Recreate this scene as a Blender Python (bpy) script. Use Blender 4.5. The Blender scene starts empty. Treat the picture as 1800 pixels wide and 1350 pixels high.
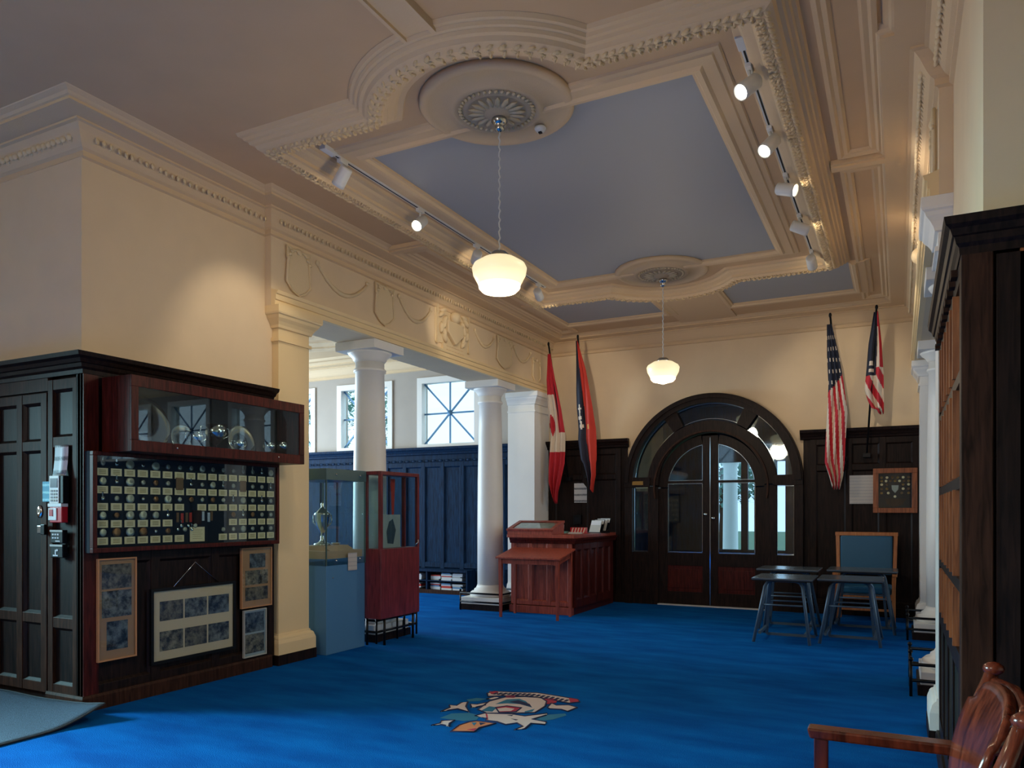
import bpy, math, random
from math import sin, cos, pi, radians
from mathutils import Vector, Matrix
random.seed(7)
SC = bpy.context.scene
COL = SC.collection

# ------------------------------------------------------------------ camera
TH = math.atan(681.7 / 1337.6)
cam_d = bpy.data.cameras.new('camera')
cam_d.sensor_fit = 'HORIZONTAL'; cam_d.sensor_width = 36.0
cam_d.lens = 36.0 * 1337.6 / 1800.0
cam_d.shift_y = (899.0 - 675.0) / 1800.0
cam_d.clip_end = 200
cam = bpy.data.objects.new('camera', cam_d); COL.objects.link(cam)
cam.location = (0, 0, 1.5); cam.rotation_euler = (pi / 2, 0, TH)
SC.camera = cam
# ------------------------------------------------------------------ colour management
SC.view_settings.view_transform = 'Standard'
SC.view_settings.look = 'None'
SC.view_settings.exposure = 0.0
SC.view_settings.gamma = 1.0
SC.view_settings.use_curve_mapping = False
# ------------------------------------------------------------------ world
W = bpy.data.worlds.new('overcast_sky'); SC.world = W; W.use_nodes = True
bgn = W.node_tree.nodes['Background']
bgn.inputs['Color'].default_value = (0.72, 0.88, 1.0, 1); bgn.inputs['Strength'].default_value = 1.7

def area(name, loc, target, size, size_y, power, color, spread=180):
    l = bpy.data.lights.new(name, 'AREA'); l.shape = 'RECTANGLE'; l.size = size; l.size_y = size_y
    l.energy = power; l.color = color; l.spread = radians(spread)
    o = bpy.data.objects.new(name, l); COL.objects.link(o); o.location = loc
    d = Vector(target) - Vector(loc)
    o.rotation_euler = d.to_track_quat('-Z', 'Y').to_euler()
    return o
DAY = (0.62, 0.84, 1.0)
# daylight that falls in through the entrance door opening on the left and the alcove windows, plus two added side fills
area('daylight_entrance', (-10.1, 0.95, 2.6), (-4.3, 0.9, 0.0), 1.9, 1.3, 430, (0.46, 0.88, 1.0), 68)
area('daylight_north_windows', (-8.6, 14.6, 7.0), (-7.6, 10.5, 1.2), 6.0, 2.6, 330, DAY)
area('daylight_north_windows_east', (3.4, 14.6, 7.0), (2.4, 10.5, 1.2), 6.0, 2.6, 220, DAY)
area('added_fill_west', (-13.4, 8.8, 2.4), (-6.0, 8.8, 1.6), 4.2, 2.6, 680, (0.66, 0.86, 1.0))  # added fill from an unseen end opening, brightens the left alcove and columns
area('added_fill_east', (8.4, 8.8, 2.4), (1.0, 8.8, 1.6), 4.2, 2.6, 150, (0.72, 0.88, 1.0))  # added fill from the opposite unseen end, lifts the overall light
area('daylight_south_windows', (-3.6, -5.9, 4.9), (-3.0, 0.5, 1.0), 4.0, 2.0, 90, (1.0, 0.92, 0.84))
area('daylight_porch', (-1.9, 17.8, 3.4), (-2.2, 13.5, 1.0), 2.4, 1.6, 60, DAY)

# ------------------------------------------------------------------ materials
def lin(h):
    h = h.lstrip('#'); v = [int(h[i:i + 2], 16) / 255 for i in (0, 2, 4)]
    return tuple(((x / 12.92) if x <= 0.04045 else ((x + 0.055) / 1.055) ** 2.4) for x in v) + (1.0,)
def newmat(name):
    m = bpy.data.materials.new(name); m.use_nodes = True
    return m, m.node_tree, m.node_tree.nodes['Principled BSDF']
def plain(name, c, rough=0.6, metal=0.0, bump=0.0, bscale=60, var=0.0, vscale=3.0, spec=0.5, stretch=None):
    m, t, b = newmat(name)
    c = lin(c) if isinstance(c, str) else c
    b.inputs['Base Color'].default_value = c
    b.inputs['Roughness'].default_value = rough; b.inputs['Metallic'].default_value = metal
    b.inputs['Specular IOR Level'].default_value = spec
    if bump or var:
        tc = t.nodes.new('ShaderNodeTexCoord'); src = tc.outputs['Object']
        if stretch:
            mp = t.nodes.new('ShaderNodeMapping'); mp.inputs['Scale'].default_value = stretch
            t.links.new(src, mp.inputs['Vector']); src = mp.outputs['Vector']
    if bump:
        n = t.nodes.new('ShaderNodeTexNoise'); n.inputs['Scale'].default_value = bscale; n.inputs['Detail'].default_value = 4
        t.links.new(src, n.inputs['Vector'])
        bp = t.nodes.new('ShaderNodeBump'); bp.inputs['Strength'].default_value = bump; bp.inputs['Distance'].default_value = 0.01
        t.links.new(n.outputs['Fac'], bp.inputs['Height']); t.links.new(bp.outputs['Normal'], b.inputs['Normal'])
    if var:
        n = t.nodes.new('ShaderNodeTexNoise'); n.inputs['Scale'].default_value = vscale; n.inputs['Detail'].default_value = 5
        t.links.new(src, n.inputs['Vector'])
        r = t.nodes.new('ShaderNodeMapRange'); r.inputs['From Min'].default_value = 0.3; r.inputs['From Max'].default_value = 0.7
        r.inputs['To Min'].default_value = 1 - var; r.inputs['To Max'].default_value = 1 + var
        t.links.new(n.outputs['Fac'], r.inputs['Value'])
        mx = t.nodes.new('ShaderNodeVectorMath'); mx.operation = 'SCALE'
        mx.inputs[0].default_value = c[:3]; t.links.new(r.outputs['Result'], mx.inputs['Scale'])
        t.links.new(mx.outputs['Vector'], b.inputs['Base Color'])
    return m
def wood(name, c1, c2, rough=0.35, sc=6.0, stretch=(8, 8, 0.7), spec=0.5):
    m, t, b = newmat(name)
    tc = t.nodes.new('ShaderNodeTexCoord'); mp = t.nodes.new('ShaderNodeMapping'); mp.inputs['Scale'].default_value = stretch
    t.links.new(tc.outputs['Object'], mp.inputs['Vector'])
    n = t.nodes.new('ShaderNodeTexNoise'); n.inputs['Scale'].default_value = sc; n.inputs['Detail'].default_value = 6; n.inputs['Distortion'].default_value = 0.6
    t.links.new(mp.outputs['Vector'], n.inputs['Vector'])
    r = t.nodes.new('ShaderNodeValToRGB'); r.color_ramp.elements[0].position = 0.32; r.color_ramp.elements[1].position = 0.7
    r.color_ramp.elements[0].color = lin(c1); r.color_ramp.elements[1].color = lin(c2)
    t.links.new(n.outputs['Fac'], r.inputs['Fac']); t.links.new(r.outputs['Color'], b.inputs['Base Color'])
    bp = t.nodes.new('ShaderNodeBump'); bp.inputs['Strength'].default_value = 0.12; bp.inputs['Distance'].default_value = 0.004
    t.links.new(n.outputs['Fac'], bp.inputs['Height']); t.links.new(bp.outputs['Normal'], b.inputs['Normal'])
    b.inputs['Roughness'].default_value = rough; b.inputs['Specular IOR Level'].default_value = spec
    return m
def emis(name, c, s):
    m, t, b = newmat(name)
    b.inputs['Base Color'].default_value = lin(c); b.inputs['Emission Color'].default_value = lin(c); b.inputs['Emission Strength'].default_value = s
    b.inputs['Roughness'].default_value = 0.3
    return m
def glassm(name, tint=(0.9, 0.97, 1.0), ior=1.5, rough=0.02, boost=1.0):
    m = bpy.data.materials.new(name); m.use_nodes = True; t = m.node_tree; t.nodes.clear()
    o = t.nodes.new('ShaderNodeOutputMaterial'); mx = t.nodes.new('ShaderNodeMixShader')
    tr = t.nodes.new('ShaderNodeBsdfTransparent'); tr.inputs['Color'].default_value = tint + (1,)
    g = t.nodes.new('ShaderNodeBsdfGlossy'); g.inputs['Roughness'].default_value = rough
    lw = t.nodes.new('ShaderNodeLayerWeight'); lw.inputs['Blend'].default_value = 0.5
    pw = t.nodes.new('ShaderNodeMath'); pw.operation = 'POWER'; pw.inputs[1].default_value = 5
    mu = t.nodes.new('ShaderNodeMath'); mu.operation = 'MULTIPLY_ADD'; mu.inputs[1].default_value = 0.93; mu.inputs[2].default_value = 0.045 * boost; mu.use_clamp = True
    t.links.new(lw.outputs['Facing'], pw.inputs[0]); t.links.new(pw.outputs[0], mu.inputs[0]); t.links.new(mu.outputs[0], mx.inputs[0])
    t.links.new(tr.outputs[0], mx.inputs[1]); t.links.new(g.outputs[0], mx.inputs[2]); t.links.new(mx.outputs[0], o.inputs[0])
    return m
def photom(name, dark, light, sc=14, seed=0.0):
    m, t, b = newmat(name)
    tc = t.nodes.new('ShaderNodeTexCoord'); mp = t.nodes.new('ShaderNodeMapping'); mp.inputs['Location'].default_value = (seed, seed * 1.7, seed * .3)
    t.links.new(tc.outputs['Object'], mp.inputs['Vector'])
    n = t.nodes.new('ShaderNodeTexNoise'); n.inputs['Scale'].default_value = sc; n.inputs['Detail'].default_value = 8; n.inputs['Roughness'].default_value = 0.72
    t.links.new(mp.outputs[0], n.inputs['Vector'])
    r = t.nodes.new('ShaderNodeValToRGB'); r.color_ramp.elements[0].position = 0.42; r.color_ramp.elements[1].position = 0.62
    r.color_ramp.elements[0].color = lin(dark); r.color_ramp.elements[1].color = lin(light)
    t.links.new(n.outputs['Fac'], r.inputs['Fac']); t.links.new(r.outputs['Color'], b.inputs['Base Color']); b.inputs['Roughness'].default_value = 0.4
    return m
def papertext(name, paper, ink, freq=60):
    m, t, b = newmat(name)
    tc = t.nodes.new('ShaderNodeTexCoord'); sx = t.nodes.new('ShaderNodeSeparateXYZ'); t.links.new(tc.outputs['Object'], sx.inputs[0])
    w = t.nodes.new('ShaderNodeMath'); w.operation = 'MULTIPLY'; w.inputs[1].default_value = freq; t.links.new(sx.outputs['Z'], w.inputs[0])
    s = t.nodes.new('ShaderNodeMath'); s.operation = 'SINE'; t.links.new(w.outputs[0], s.inputs[0])
    n = t.nodes.new('ShaderNodeTexNoise'); n.inputs['Scale'].default_value = 90; t.links.new(tc.outputs['Object'], n.inputs['Vector'])
    a = t.nodes.new('ShaderNodeMath'); a.operation = 'MULTIPLY'; t.links.new(s.outputs[0], a.inputs[0]); t.links.new(n.outputs['Fac'], a.inputs[1])
    r = t.nodes.new('ShaderNodeValToRGB'); r.color_ramp.elements[0].position = 0.2; r.color_ramp.elements[1].position = 0.42
    r.color_ramp.elements[0].color = lin(paper); r.color_ramp.elements[1].color = lin(ink)
    t.links.new(a.outputs[0], r.inputs['Fac']); t.links.new(r.outputs['Color'], b.inputs['Base Color'])
    return m
M = dict(
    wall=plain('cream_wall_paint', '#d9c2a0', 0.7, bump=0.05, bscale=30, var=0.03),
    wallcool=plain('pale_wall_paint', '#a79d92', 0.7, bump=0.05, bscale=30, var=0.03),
    ceil=plain('ceiling_paint', '#c9a983', 0.75, bump=0.04, bscale=25, var=0.03),
    plaster=plain('plaster_moulding', '#d4b892', 0.65, bump=0.15, bscale=90),
    relief=plain('plaster_relief', '#d8c29c', 0.6, bump=0.3, bscale=120),
    leafy=plain('leafy_plaster', '#d6bc92', 0.65, bump=0.9, bscale=55),
    bluec=plain('blue_grey_ceiling_paint', '#9ea0a2', 0.6, bump=0.03, bscale=25),
    column=plain('white_column_paint', '#e6e4de', 0.45, var=0.02),
    pilcream=plain('cream_pilaster_paint', '#e6cb9a', 0.5, var=0.02),
    oak=wood('dark_oak', '#0f0b0b', '#2a1c18', 0.45, spec=0.14),
    oakmid=wood('brown_oak', '#23150f', '#452b20', 0.5, spec=0.1),
    oakblue=wood('blue_black_panelling', '#06162a', '#0f2f4e', 0.6, spec=0.1),
    oakorangelit=wood('orange_and_lit_oak', '#6a3418', '#a05a30', 0.4),
    mahog=wood('mahogany', '#2c0f0c', '#561f1a', 0.4, spec=0.15),
    cherry=wood('cherry_wood', '#743022', '#a84e3a', 0.38),
    redwood=wood('red_brown_wood', '#541a1e', '#843034', 0.38),
    chairwood=wood('polished_chair_wood', '#3c150c', '#7a3420', 0.22, sc=3.5),
    beech=wood('warm_beech', '#9a5728', '#bd7a45', 0.4),
    carpet=None,
    mat=plain('grey_blue_mat', '#3d5064', 0.95, bump=0.9, bscale=220, var=0.25, vscale=90),
    matedge=plain('mat_rubber', '#1c2229', 0.7),
    black=plain('black_metal', '#101114', 0.35, metal=0.6),
    blackp=plain('black_plastic', '#0d0f13', 0.45, spec=0.2),
    velvet=plain('dark_blue_felt', '#0b1420', 0.95, bump=0.2, bscale=200),
    silver=plain('polished_silver', '#dcdcd8', 0.12, metal=1.0),
    chrome=plain('chrome', '#b8b8b8', 0.2, metal=1.0),
    brass=plain('aged_brass', '#a8824a', 0.35, metal=1.0),
    bronze=plain('bronze_medal', '#7e5b3e', 0.4, metal=0.8),
    oldsilver=plain('silver_medal', '#a7a79b', 0.4, metal=0.7),
    card=plain('ivory_card', '#ffe4b0', 0.7),
    cardink=plain('card_print', '#b39a66', 0.7),
    cream=plain('cream_mount', '#e2c096', 0.7),
    tan=plain('tan_mount', '#b98458', 0.7),
    greymount=plain('grey_mount', '#a9aaa4', 0.7),
    white=plain('white_plastic', '#d6d6d2', 0.4),
    offwhite=plain('paper_white', '#c9cccf', 0.7),
    red=plain('alarm_red', '#b8202c', 0.35),
    cyan=plain('cyan_sign', '#1f98b4', 0.5),
    steelblue=plain('grey_blue_steel', '#4f80a8', 0.4, metal=0.1),
    greensteel=plain('grey_green_steel', '#4a6566', 0.4, metal=0.1),
    sand=plain('sand_cloth', '#c9a080', 0.8),
    vinyl=plain('blue_vinyl', '#1d5878', 0.42),
    desktop=plain('dark_desk_top', '#49555f', 0.22, var=0.1),
    desktube=plain('slate_metal_tube', '#4a6072', 0.4, metal=0.3),
    glass=glassm('clear_glass'),
    glasscase=glassm('display_glass', (0.86, 0.94, 0.95), 1.5, 0.01, 1.2),
    bevel=glassm('bevelled_door_glass', (0.75, 0.9, 1.0), 1.6, 0.03, 1.4),
    bevedge=plain('bright_bevel_edge', '#b9cdd8', 0.08, metal=0.9),
    shade=emis('lit_milk_glass', '#ffedbe', 0.8),
    shadehot=emis('lit_milk_glass_bottom', '#fff6de', 1.5),
    lens=emis('spot_lens', '#fff1d2', 22.0),
    leaf=plain('garden_foliage', '#6c9c90', 0.7, var=0.5, vscale=5),
    grass=plain('lawn', '#4f7050', 0.9, var=0.3),
    stone=plain('pale_stone', '#b9b4ab', 0.8),
    fred=plain('flag_red', '#b8202e', 0.75), fwhite=plain('flag_white', '#d6c6b2', 0.75),
    fnavy=plain('flag_navy', '#161c30', 0.75), forange=plain('flag_orange_red', '#c03424', 0.75), fgold=plain('flag_gold', '#d69a50', 0.7),
    ewhite=plain('crest_white_wool', '#c3b8b6', 0.95), ered=plain('crest_red_wool', '#a02844', 0.95),
    eteal=plain('crest_teal_wool', '#1a6a8c', 0.95), eorange=plain('crest_orange_wool', '#c07a50', 0.95), enavy=plain('crest_navy_wool', '#0d1f4a', 0.95),
    tp=papertext('printed_paper', '#c9cccf', '#6a7078'), tpt=papertext('pale_printed_paper', '#b9b4ae', '#a6a4a4', 140),
    cyantext=papertext('cyan_printed_sign', '#1f98b4', '#8fe0ea', 110),
)
# carpet
def carpet():
    m, t, b = newmat('royal_blue_carpet')
    tc = t.nodes.new('ShaderNodeTexCoord')
    n1 = t.nodes.new('ShaderNodeTexNoise'); n1.inputs['Scale'].default_value = 2.2; n1.inputs['Detail'].default_value = 6
    mp = t.nodes.new('ShaderNodeMapping'); mp.inputs['Rotation'].default_value = (0, 0, 0.5); mp.inputs['Scale'].default_value = (0.7, 2.2, 1)
    t.links.new(tc.outputs['Object'], mp.inputs[0]); t.links.new(mp.outputs[0], n1.inputs['Vector'])
    r = t.nodes.new('ShaderNodeValToRGB'); r.color_ramp.elements[0].position = 0.35; r.color_ramp.elements[1].position = 0.68
    r.color_ramp.elements[0].color = (0.0015, 0.074, 0.30, 1); r.color_ramp.elements[1].color = (0.0025, 0.122, 0.43, 1)
    t.links.new(n1.outputs['Fac'], r.inputs['Fac']); t.links.new(r.outputs['Color'], b.inputs['Base Color'])
    n2 = t.nodes.new('ShaderNodeTexNoise'); n2.inputs['Scale'].default_value = 160; t.links.new(tc.outputs['Object'], n2.inputs['Vector'])
    bp = t.nodes.new('ShaderNodeBump'); bp.inputs['Strength'].default_value = 0.6; bp.inputs['Distance'].default_value = 0.01
    t.links.new(n2.outputs['Fac'], bp.inputs['Height']); t.links.new(bp.outputs['Normal'], b.inputs['Normal'])
    b.inputs['Roughness'].default_value = 0.95; b.inputs['Specular IOR Level'].default_value = 0.03
    b.inputs['Sheen Weight'].default_value = 0.0; b.inputs['Sheen Tint'].default_value = (0.1, 0.4, 1, 1)
    return m
M['carpet'] = carpet()

# ------------------------------------------------------------------ mesh building
class MB:
    def __init__(s): s.v = []; s.f = []; s.m = []; s.mi = 0; s.sm = []
    def add(s, vs, fs, smooth=False):
        o = len(s.v); s.v += [tuple(p) for p in vs]
        for f in fs: s.f.append(tuple(i + o for i in f)); s.m.append(s.mi); s.sm.append(smooth)
        return s
    def box(s, x0, x1, y0, y1, z0, z1):
        if x0 > x1: x0, x1 = x1, x0
        if y0 > y1: y0, y1 = y1, y0
        if z0 > z1: z0, z1 = z1, z0
        return s.add([(x0, y0, z0), (x1, y0, z0), (x1, y1, z0), (x0, y1, z0), (x0, y0, z1), (x1, y0, z1), (x1, y1, z1), (x0, y1, z1)],
                     [(0, 3, 2, 1), (4, 5, 6, 7), (0, 1, 5, 4), (1, 2, 6, 5), (2, 3, 7, 6), (3, 0, 4, 7)])
    def bar(s, p, q, w, h=None):                       # square bar between two points
        h = h or w; p = Vector(p); q = Vector(q); d = (q - p).normalized()
        up = Vector((0, 0, 1)) if abs(d.z) < 0.95 else Vector((0, 1, 0))
        a = d.cross(up).normalized() * w / 2; b = a.cross(d).normalized() * h / 2
        vs = [e + i * a + j * b for e in (p, q) for i, j in ((-1, -1), (1, -1), (1, 1), (-1, 1))]
        return s.add(vs, [(0, 1, 2, 3), (7, 6, 5, 4), (0, 4, 5, 1), (1, 5, 6, 2), (2, 6, 7, 3), (3, 7, 4, 0)])
    def tube(s, pts, r, n=8, closed=False, caps=True):
        P = [Vector(p) for p in pts]; N = len(P); rr = r if isinstance(r, (list, tuple)) else [r] * N
        vs = []; fs = []; prev = None
        for i in range(N):
            if closed: d = (P[(i + 1) % N] - P[i - 1]).normalized()
            else: d = (P[min(i + 1, N - 1)] - P[max(i - 1, 0)]).normalized()
            if prev is None:
                up = Vector((0, 0, 1)) if abs(d.z) < 0.9 else Vector((1, 0, 0))
                a = d.cross(up).normalized()
            else:
                a = (prev - d * prev.dot(d)).normalized()
            prev = a; b = d.cross(a)
            for k in range(n): vs.append(P[i] + (a * cos(2 * pi * k / n) + b * sin(2 * pi * k / n)) * rr[i])
        for i in range(N if closed else N - 1):
            j = (i + 1) % N
            for k in range(n): fs.append((i * n + k, i * n + (k + 1) % n, j * n + (k + 1) % n, j * n + k))
        if caps and not closed: fs.append(tuple(range(n))[::-1]); fs.append(tuple((N - 1) * n + k for k in range(n)))
        return s.add(vs, fs, True)
    def lathe(s, prof, n=24, cx=0, cy=0, cz=0, axis='z', smooth=True, caps=True):
        vs = []; fs = []
        for r, z in prof:
            for k in range(n):
                a = 2 * pi * k / n; x, y = r * cos(a), r * sin(a)
                vs.append((cx + x, cy + y, cz + z) if axis == 'z' else ((cx + x, cy - z, cz + y) if axis == 'y' else (cx + z, cy + x, cz + y)))
        for i in range(len(prof) - 1):
            for k in range(n): fs.append((i * n + k, i * n + (k + 1) % n, (i + 1) * n + (k + 1) % n, (i + 1) * n + k))
        if caps: fs.append(tuple(range(n))[::-1]); fs.append(tuple((len(prof) - 1) * n + k for k in range(n)))
        return s.add(vs, fs, smooth)
    def prism(s, pts, y0, y1, plane='xz'):             # polygon in a plane, extruded
        n = len(pts)
        if plane == 'xz': f = lambda p, t: (p[0], t, p[1])
        elif plane == 'xy': f = lambda p, t: (p[0], p[1], t)
        else: f = lambda p, t: (t, p[0], p[1])
        vs = [f(p, y0) for p in pts] + [f(p, y1) for p in pts]
        return s.add(vs, [tuple(range(n)), tuple(range(2 * n - 1, n - 1, -1))] + [(i, i + n, (i + 1) % n + n, (i + 1) % n) for i in range(n)])
    def sweep(s, path, prof, closed=False, smooth=False, side=1):
        # path: xy points; prof: (offset to the left of travel * side, z)
        N = len(path); P = [Vector((p[0], p[1])) for p in path]; vs = []; fs = []; K = len(prof)
        for i in range(N):
            if closed or 0 < i < N - 1:
                d0 = (P[i] - P[i - 1]).normalized(); d1 = (P[(i + 1) % N] - P[i]).normalized()
            elif i == 0: d0 = d1 = (P[1] - P[0]).normalized()
            else: d0 = d1 = (P[-1] - P[-2]).normalized()
            n0 = Vector((-d0.y, d0.x)); n1 = Vector((-d1.y, d1.x)); n = (n0 + n1)
            n = n.normalized() if n.length > 1e-6 else n0
            n = n / max(0.35, n.dot(n0)) * side
            for o, z in prof: vs.append((P[i].x + n.x * o, P[i].y + n.y * o, z))
        for i in range(N if closed else N - 1):
            j = (i + 1) % N
            for k in range(K - 1): fs.append((i * K + k, j * K + k, j * K + k + 1, i * K + k + 1))
        if not closed: fs.append(tuple(range(K))[::-1]); fs.append(tuple((N - 1) * K + k for k in range(K)))
        return s.add(vs, fs, smooth)
    def ell(s, c, r, n=8, m=5, rot=None):
        vs = []; fs = []; c = Vector(c)
        for i in range(m + 1):
            ph = pi * i / m
            for k in range(n):
                a = 2 * pi * k / n; v = Vector((r[0] * sin(ph) * cos(a), r[1] * sin(ph) * sin(a), r[2] * cos(ph)))
                if rot: v = rot @ v
                vs.append(c + v)
        for i in range(m):
            for k in range(n): fs.append((i * n + k, (i + 1) * n + k, (i + 1) * n + (k + 1) % n, i * n + (k + 1) % n))
        return s.add(vs, fs, True)
    def xf(s, mat, start=0):
        for i in range(start, len(s.v)): s.v[i] = tuple(mat @ Vector(s.v[i]))
        return s
    def mesh(s, name, mats):
        me = bpy.data.meshes.new(name); me.from_pydata(s.v, [], s.f)
        for m in (mats if isinstance(mats, (list, tuple)) else [mats]): me.materials.append(M[m] if isinstance(m, str) else m)
        me.polygons.foreach_set('material_index', s.m); me.polygons.foreach_set('use_smooth', s.sm)
        me.validate(); me.update()
        return me
    def build(s, name, mats, parent=None, bevel=0.0, loc=None, rz=0.0):
        o = bpy.data.objects.new(name, s.mesh(name, mats)); COL.objects.link(o)
        if parent: o.parent = parent
        if loc: o.location = loc
        if rz: o.rotation_euler.z = rz
        if bevel:
            b = o.modifiers.new('bevel', 'BEVEL'); b.width = bevel; b.segments = 2; b.limit_method = 'ANGLE'; b.angle_limit = radians(40)
        return o
def recalc(o):
    import bmesh
    bm = bmesh.new(); bm.from_mesh(o.data); bmesh.ops.recalc_face_normals(bm, faces=bm.faces); bm.to_mesh(o.data); bm.free(); return o
def tag(o, label=None, cat=None, group=None, kind=None):
    if label: o['label'] = label
    if cat: o['category'] = cat
    if group: o['group'] = group
    if kind: o['kind'] = kind
    return o
def thing(name, label, cat, loc=(0, 0, 0), rz=0, group=None):
    o = bpy.data.objects.new(name, None); COL.objects.link(o); o.empty_display_size = 0.1
    o.location = loc; o.rotation_euler.z = rz
    return tag(o, label, cat, group)
def struct_root(name, label, loc=(0, 0, 0), rz=0):
    o = bpy.data.objects.new(name, None); COL.objects.link(o); o.location = loc; o.rotation_euler.z = rz
    return tag(o, label, kind='structure')
def struct(name, label, mb, mats, **k):
    return tag(mb.build(name, mats, **k), label, kind='structure')
def dup(root, loc, rz=None, label=None, group=None, mirror=False):
    r = root.copy(); COL.objects.link(r); r.location = loc
    if rz is not None: r.rotation_euler.z = rz
    if label: r['label'] = label
    if group: r['group'] = group
    for ch in list(root.children):
        c = ch.copy(); COL.objects.link(c); c.parent = r
        for g in list(ch.children):
            d = g.copy(); COL.objects.link(d); d.parent = c
    return r
def B(x0, x1, y0, y1, z0, z1): return MB().box(x0, x1, y0, y1, z0, z1)
HP = pi / 2

# ================================================================== SETTING
XL, XR, YF, CX = -5.5, 0.3, 12.1, -2.6
ZC = 4.45
XW = -5.42                                   # face of the left panelling; right one at +0.22
struct('floor', 'royal blue fitted carpet covering the whole hall', B(-14, 9, -5, 12.3, -0.1, 0), 'carpet')
struct('ceiling', 'plain cream plaster ceiling of the hall', B(-14, 9, -5, 12.3, ZC, ZC + 0.15), 'ceil')
# upper walls of the hall
struct('wall_left', 'cream upper wall above the left panelled box', B(-12.5, XL, 3.64, 5.598, 2.605, ZC), 'wall')
struct('wall_right', 'cream upper wall above the right panelled box', B(XR, 8, 3.6, 5.598, 2.605, ZC), 'wall')
# far wall with the arched door opening and alcove window openings
w = MB()
N = 40; R = 1.33; zc = 1.97; CD = -2.65
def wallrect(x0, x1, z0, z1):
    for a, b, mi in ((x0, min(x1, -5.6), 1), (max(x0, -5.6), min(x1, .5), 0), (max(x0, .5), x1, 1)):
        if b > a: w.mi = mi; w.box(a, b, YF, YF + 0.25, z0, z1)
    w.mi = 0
WZ0, WZ1 = 2.72, 3.97
wins = [-11.37, -9.44, -7.5]
def winwall(x0, x1, centres, z0=0.0):
    wallrect(x0, x1, z0, WZ0); wallrect(x0, x1, WZ1, ZC)
    e = x0
    for c in centres: wallrect(e, c - 0.62, WZ0, WZ1); e = c + 0.62
    wallrect(e, x1, WZ0, WZ1)
winwall(-13, CD - R, wins)
winwall(CD + R, 8, [2.3, 4.24, 6.17])
wallrect(CD - R, CD + R, zc + R, ZC)
for k in range(N):
    a0 = pi * k / N; a1 = pi * (k + 1) / N
    x0, x1 = CD + R * cos(a1), CD + R * cos(a0); z0, z1 = zc + R * sin(a1), zc + R * sin(a0)
    w.prism([(x0, z0), (x1, z1), (x1, zc + R), (x0, zc + R)], YF, YF + 0.25)
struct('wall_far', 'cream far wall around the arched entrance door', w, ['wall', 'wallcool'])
struct('wall_alcove_left', 'pale end wall of the left alcove', MB().box(-13, -12.8, 5.5, 6.6, 0, ZC).box(-13, -12.8, 11, YF, 0, ZC).box(-13, -12.8, 6.6, 11, 0, .9).box(-13, -12.8, 6.6, 11, 3.75, ZC), 'wallcool')  # unseen opening in this wall added to admit the west fill
struct('wall_alcove_right', 'pale end wall of the right alcove', MB().box(7.8, 8, 5.5, 6.6, 0, ZC).box(7.8, 8, 11, YF, 0, ZC).box(7.8, 8, 6.6, 11, 0, .9).box(7.8, 8, 6.6, 11, 3.75, ZC), 'wallcool')  # unseen opening in this wall added to admit the east fill
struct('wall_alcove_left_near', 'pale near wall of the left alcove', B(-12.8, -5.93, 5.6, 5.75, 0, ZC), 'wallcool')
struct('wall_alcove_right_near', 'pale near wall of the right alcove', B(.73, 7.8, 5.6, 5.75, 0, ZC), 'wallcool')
# foyer behind the camera
w = MB(); w.box(-12, 7, -4.75, -4.5, 0, 2.6); w.box(-12, 7, -4.75, -4.5, 4.0, ZC)
for a, b in ((-12, -6.6), (-5.4, -4.8), (-3.6, -3.0), (-1.8, 7)): w.box(a, b, -4.75, -4.5, 2.6, 4.0)
struct('wall_back', 'cream wall of the foyer behind the viewpoint', w, 'wall')
w = MB(); w.box(-9.75, -9.6, -4.5, 0, 0, ZC); w.box(-9.75, -9.6, 0, 1.95, 3.3, ZC); w.box(-9.75, -9.6, 0, 1.95, 0, 1.8); w.box(-9.75, -9.6, 1.95, 3.6, 0, ZC)
struct('wall_foyer_left', 'cream foyer wall with the daylight entrance opening', w, 'wall')
struct('wall_foyer_right', 'cream foyer wall beyond the right box', B(5.0, 5.2, -4.5, 3.6, 0, ZC), 'wall')

# crown cornice round the hall
CROWN = [(0, 4.17), (0.025, 4.18), (0.025, 4.22), (0.05, 4.235), (0.07, 4.26), (0.11, 4.33), (0.14, 4.365), (0.165, 4.37), (0.165, 4.385), (0.33, 4.39),
         (0.33, 4.41), (0.345, 4.415), (0.36, 4.43), (0.395, 4.445), (0.40, ZC)]
w = MB().sweep([(-9.6, 3.66), (XL, 3.66), (XL, 5.5), (XW, 5.5), (XW, YF), (0.22, YF), (0.22, 5.5), (XR, 5.5), (XR, 3.6), (5.0, 3.6)][::-1], CROWN)
cr = struct('trim_1', 'cream plaster crown cornice running round the hall ceiling', w, 'plaster')
# leafy band of the cornice
lf = MB()
def leaf_run(mb, path, off, z, step, size, tilt=0.6, closed=False, flat=0.35, side=1):
    P = [Vector((p[0], p[1])) for p in path]; n = len(P)
    for i in range(n if closed else n - 1):
        a, b = P[i], P[(i + 1) % n]; d = b - a; L = d.length
        if L < 1e-4: continue
        d /= L; nn = Vector((-d.y, d.x)) * side; k = max(1, int(L / step))
        for j in range(k):
            t = (j + 0.5) / k * L
            for sgn in (-1, 1):
                ang = math.atan2(d.y, d.x) + sgn * tilt
                c = a + d * (t + random.uniform(-.008, .008)) + nn * (off + sgn * size * 0.42)
                m = Matrix.Rotation(ang, 3, 'Z')
                mb.ell((c.x, c.y, z + random.uniform(-.004, .004)), (size * 0.8, size * 0.36, size * flat), 7, 4, m)
leaf_run(lf, [(XL, 3.66), (-9.6, 3.66)][::-1], 0.088, 4.294, 0.06, 0.032, side=-1, flat=.8)
for pth in ([(XL, 3.66), (XL, 5.5)], [(XW, 5.5), (XW, YF)]): leaf_run(lf, pth, 0.088, 4.294, 0.06, 0.032, side=-1, flat=.8)
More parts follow.
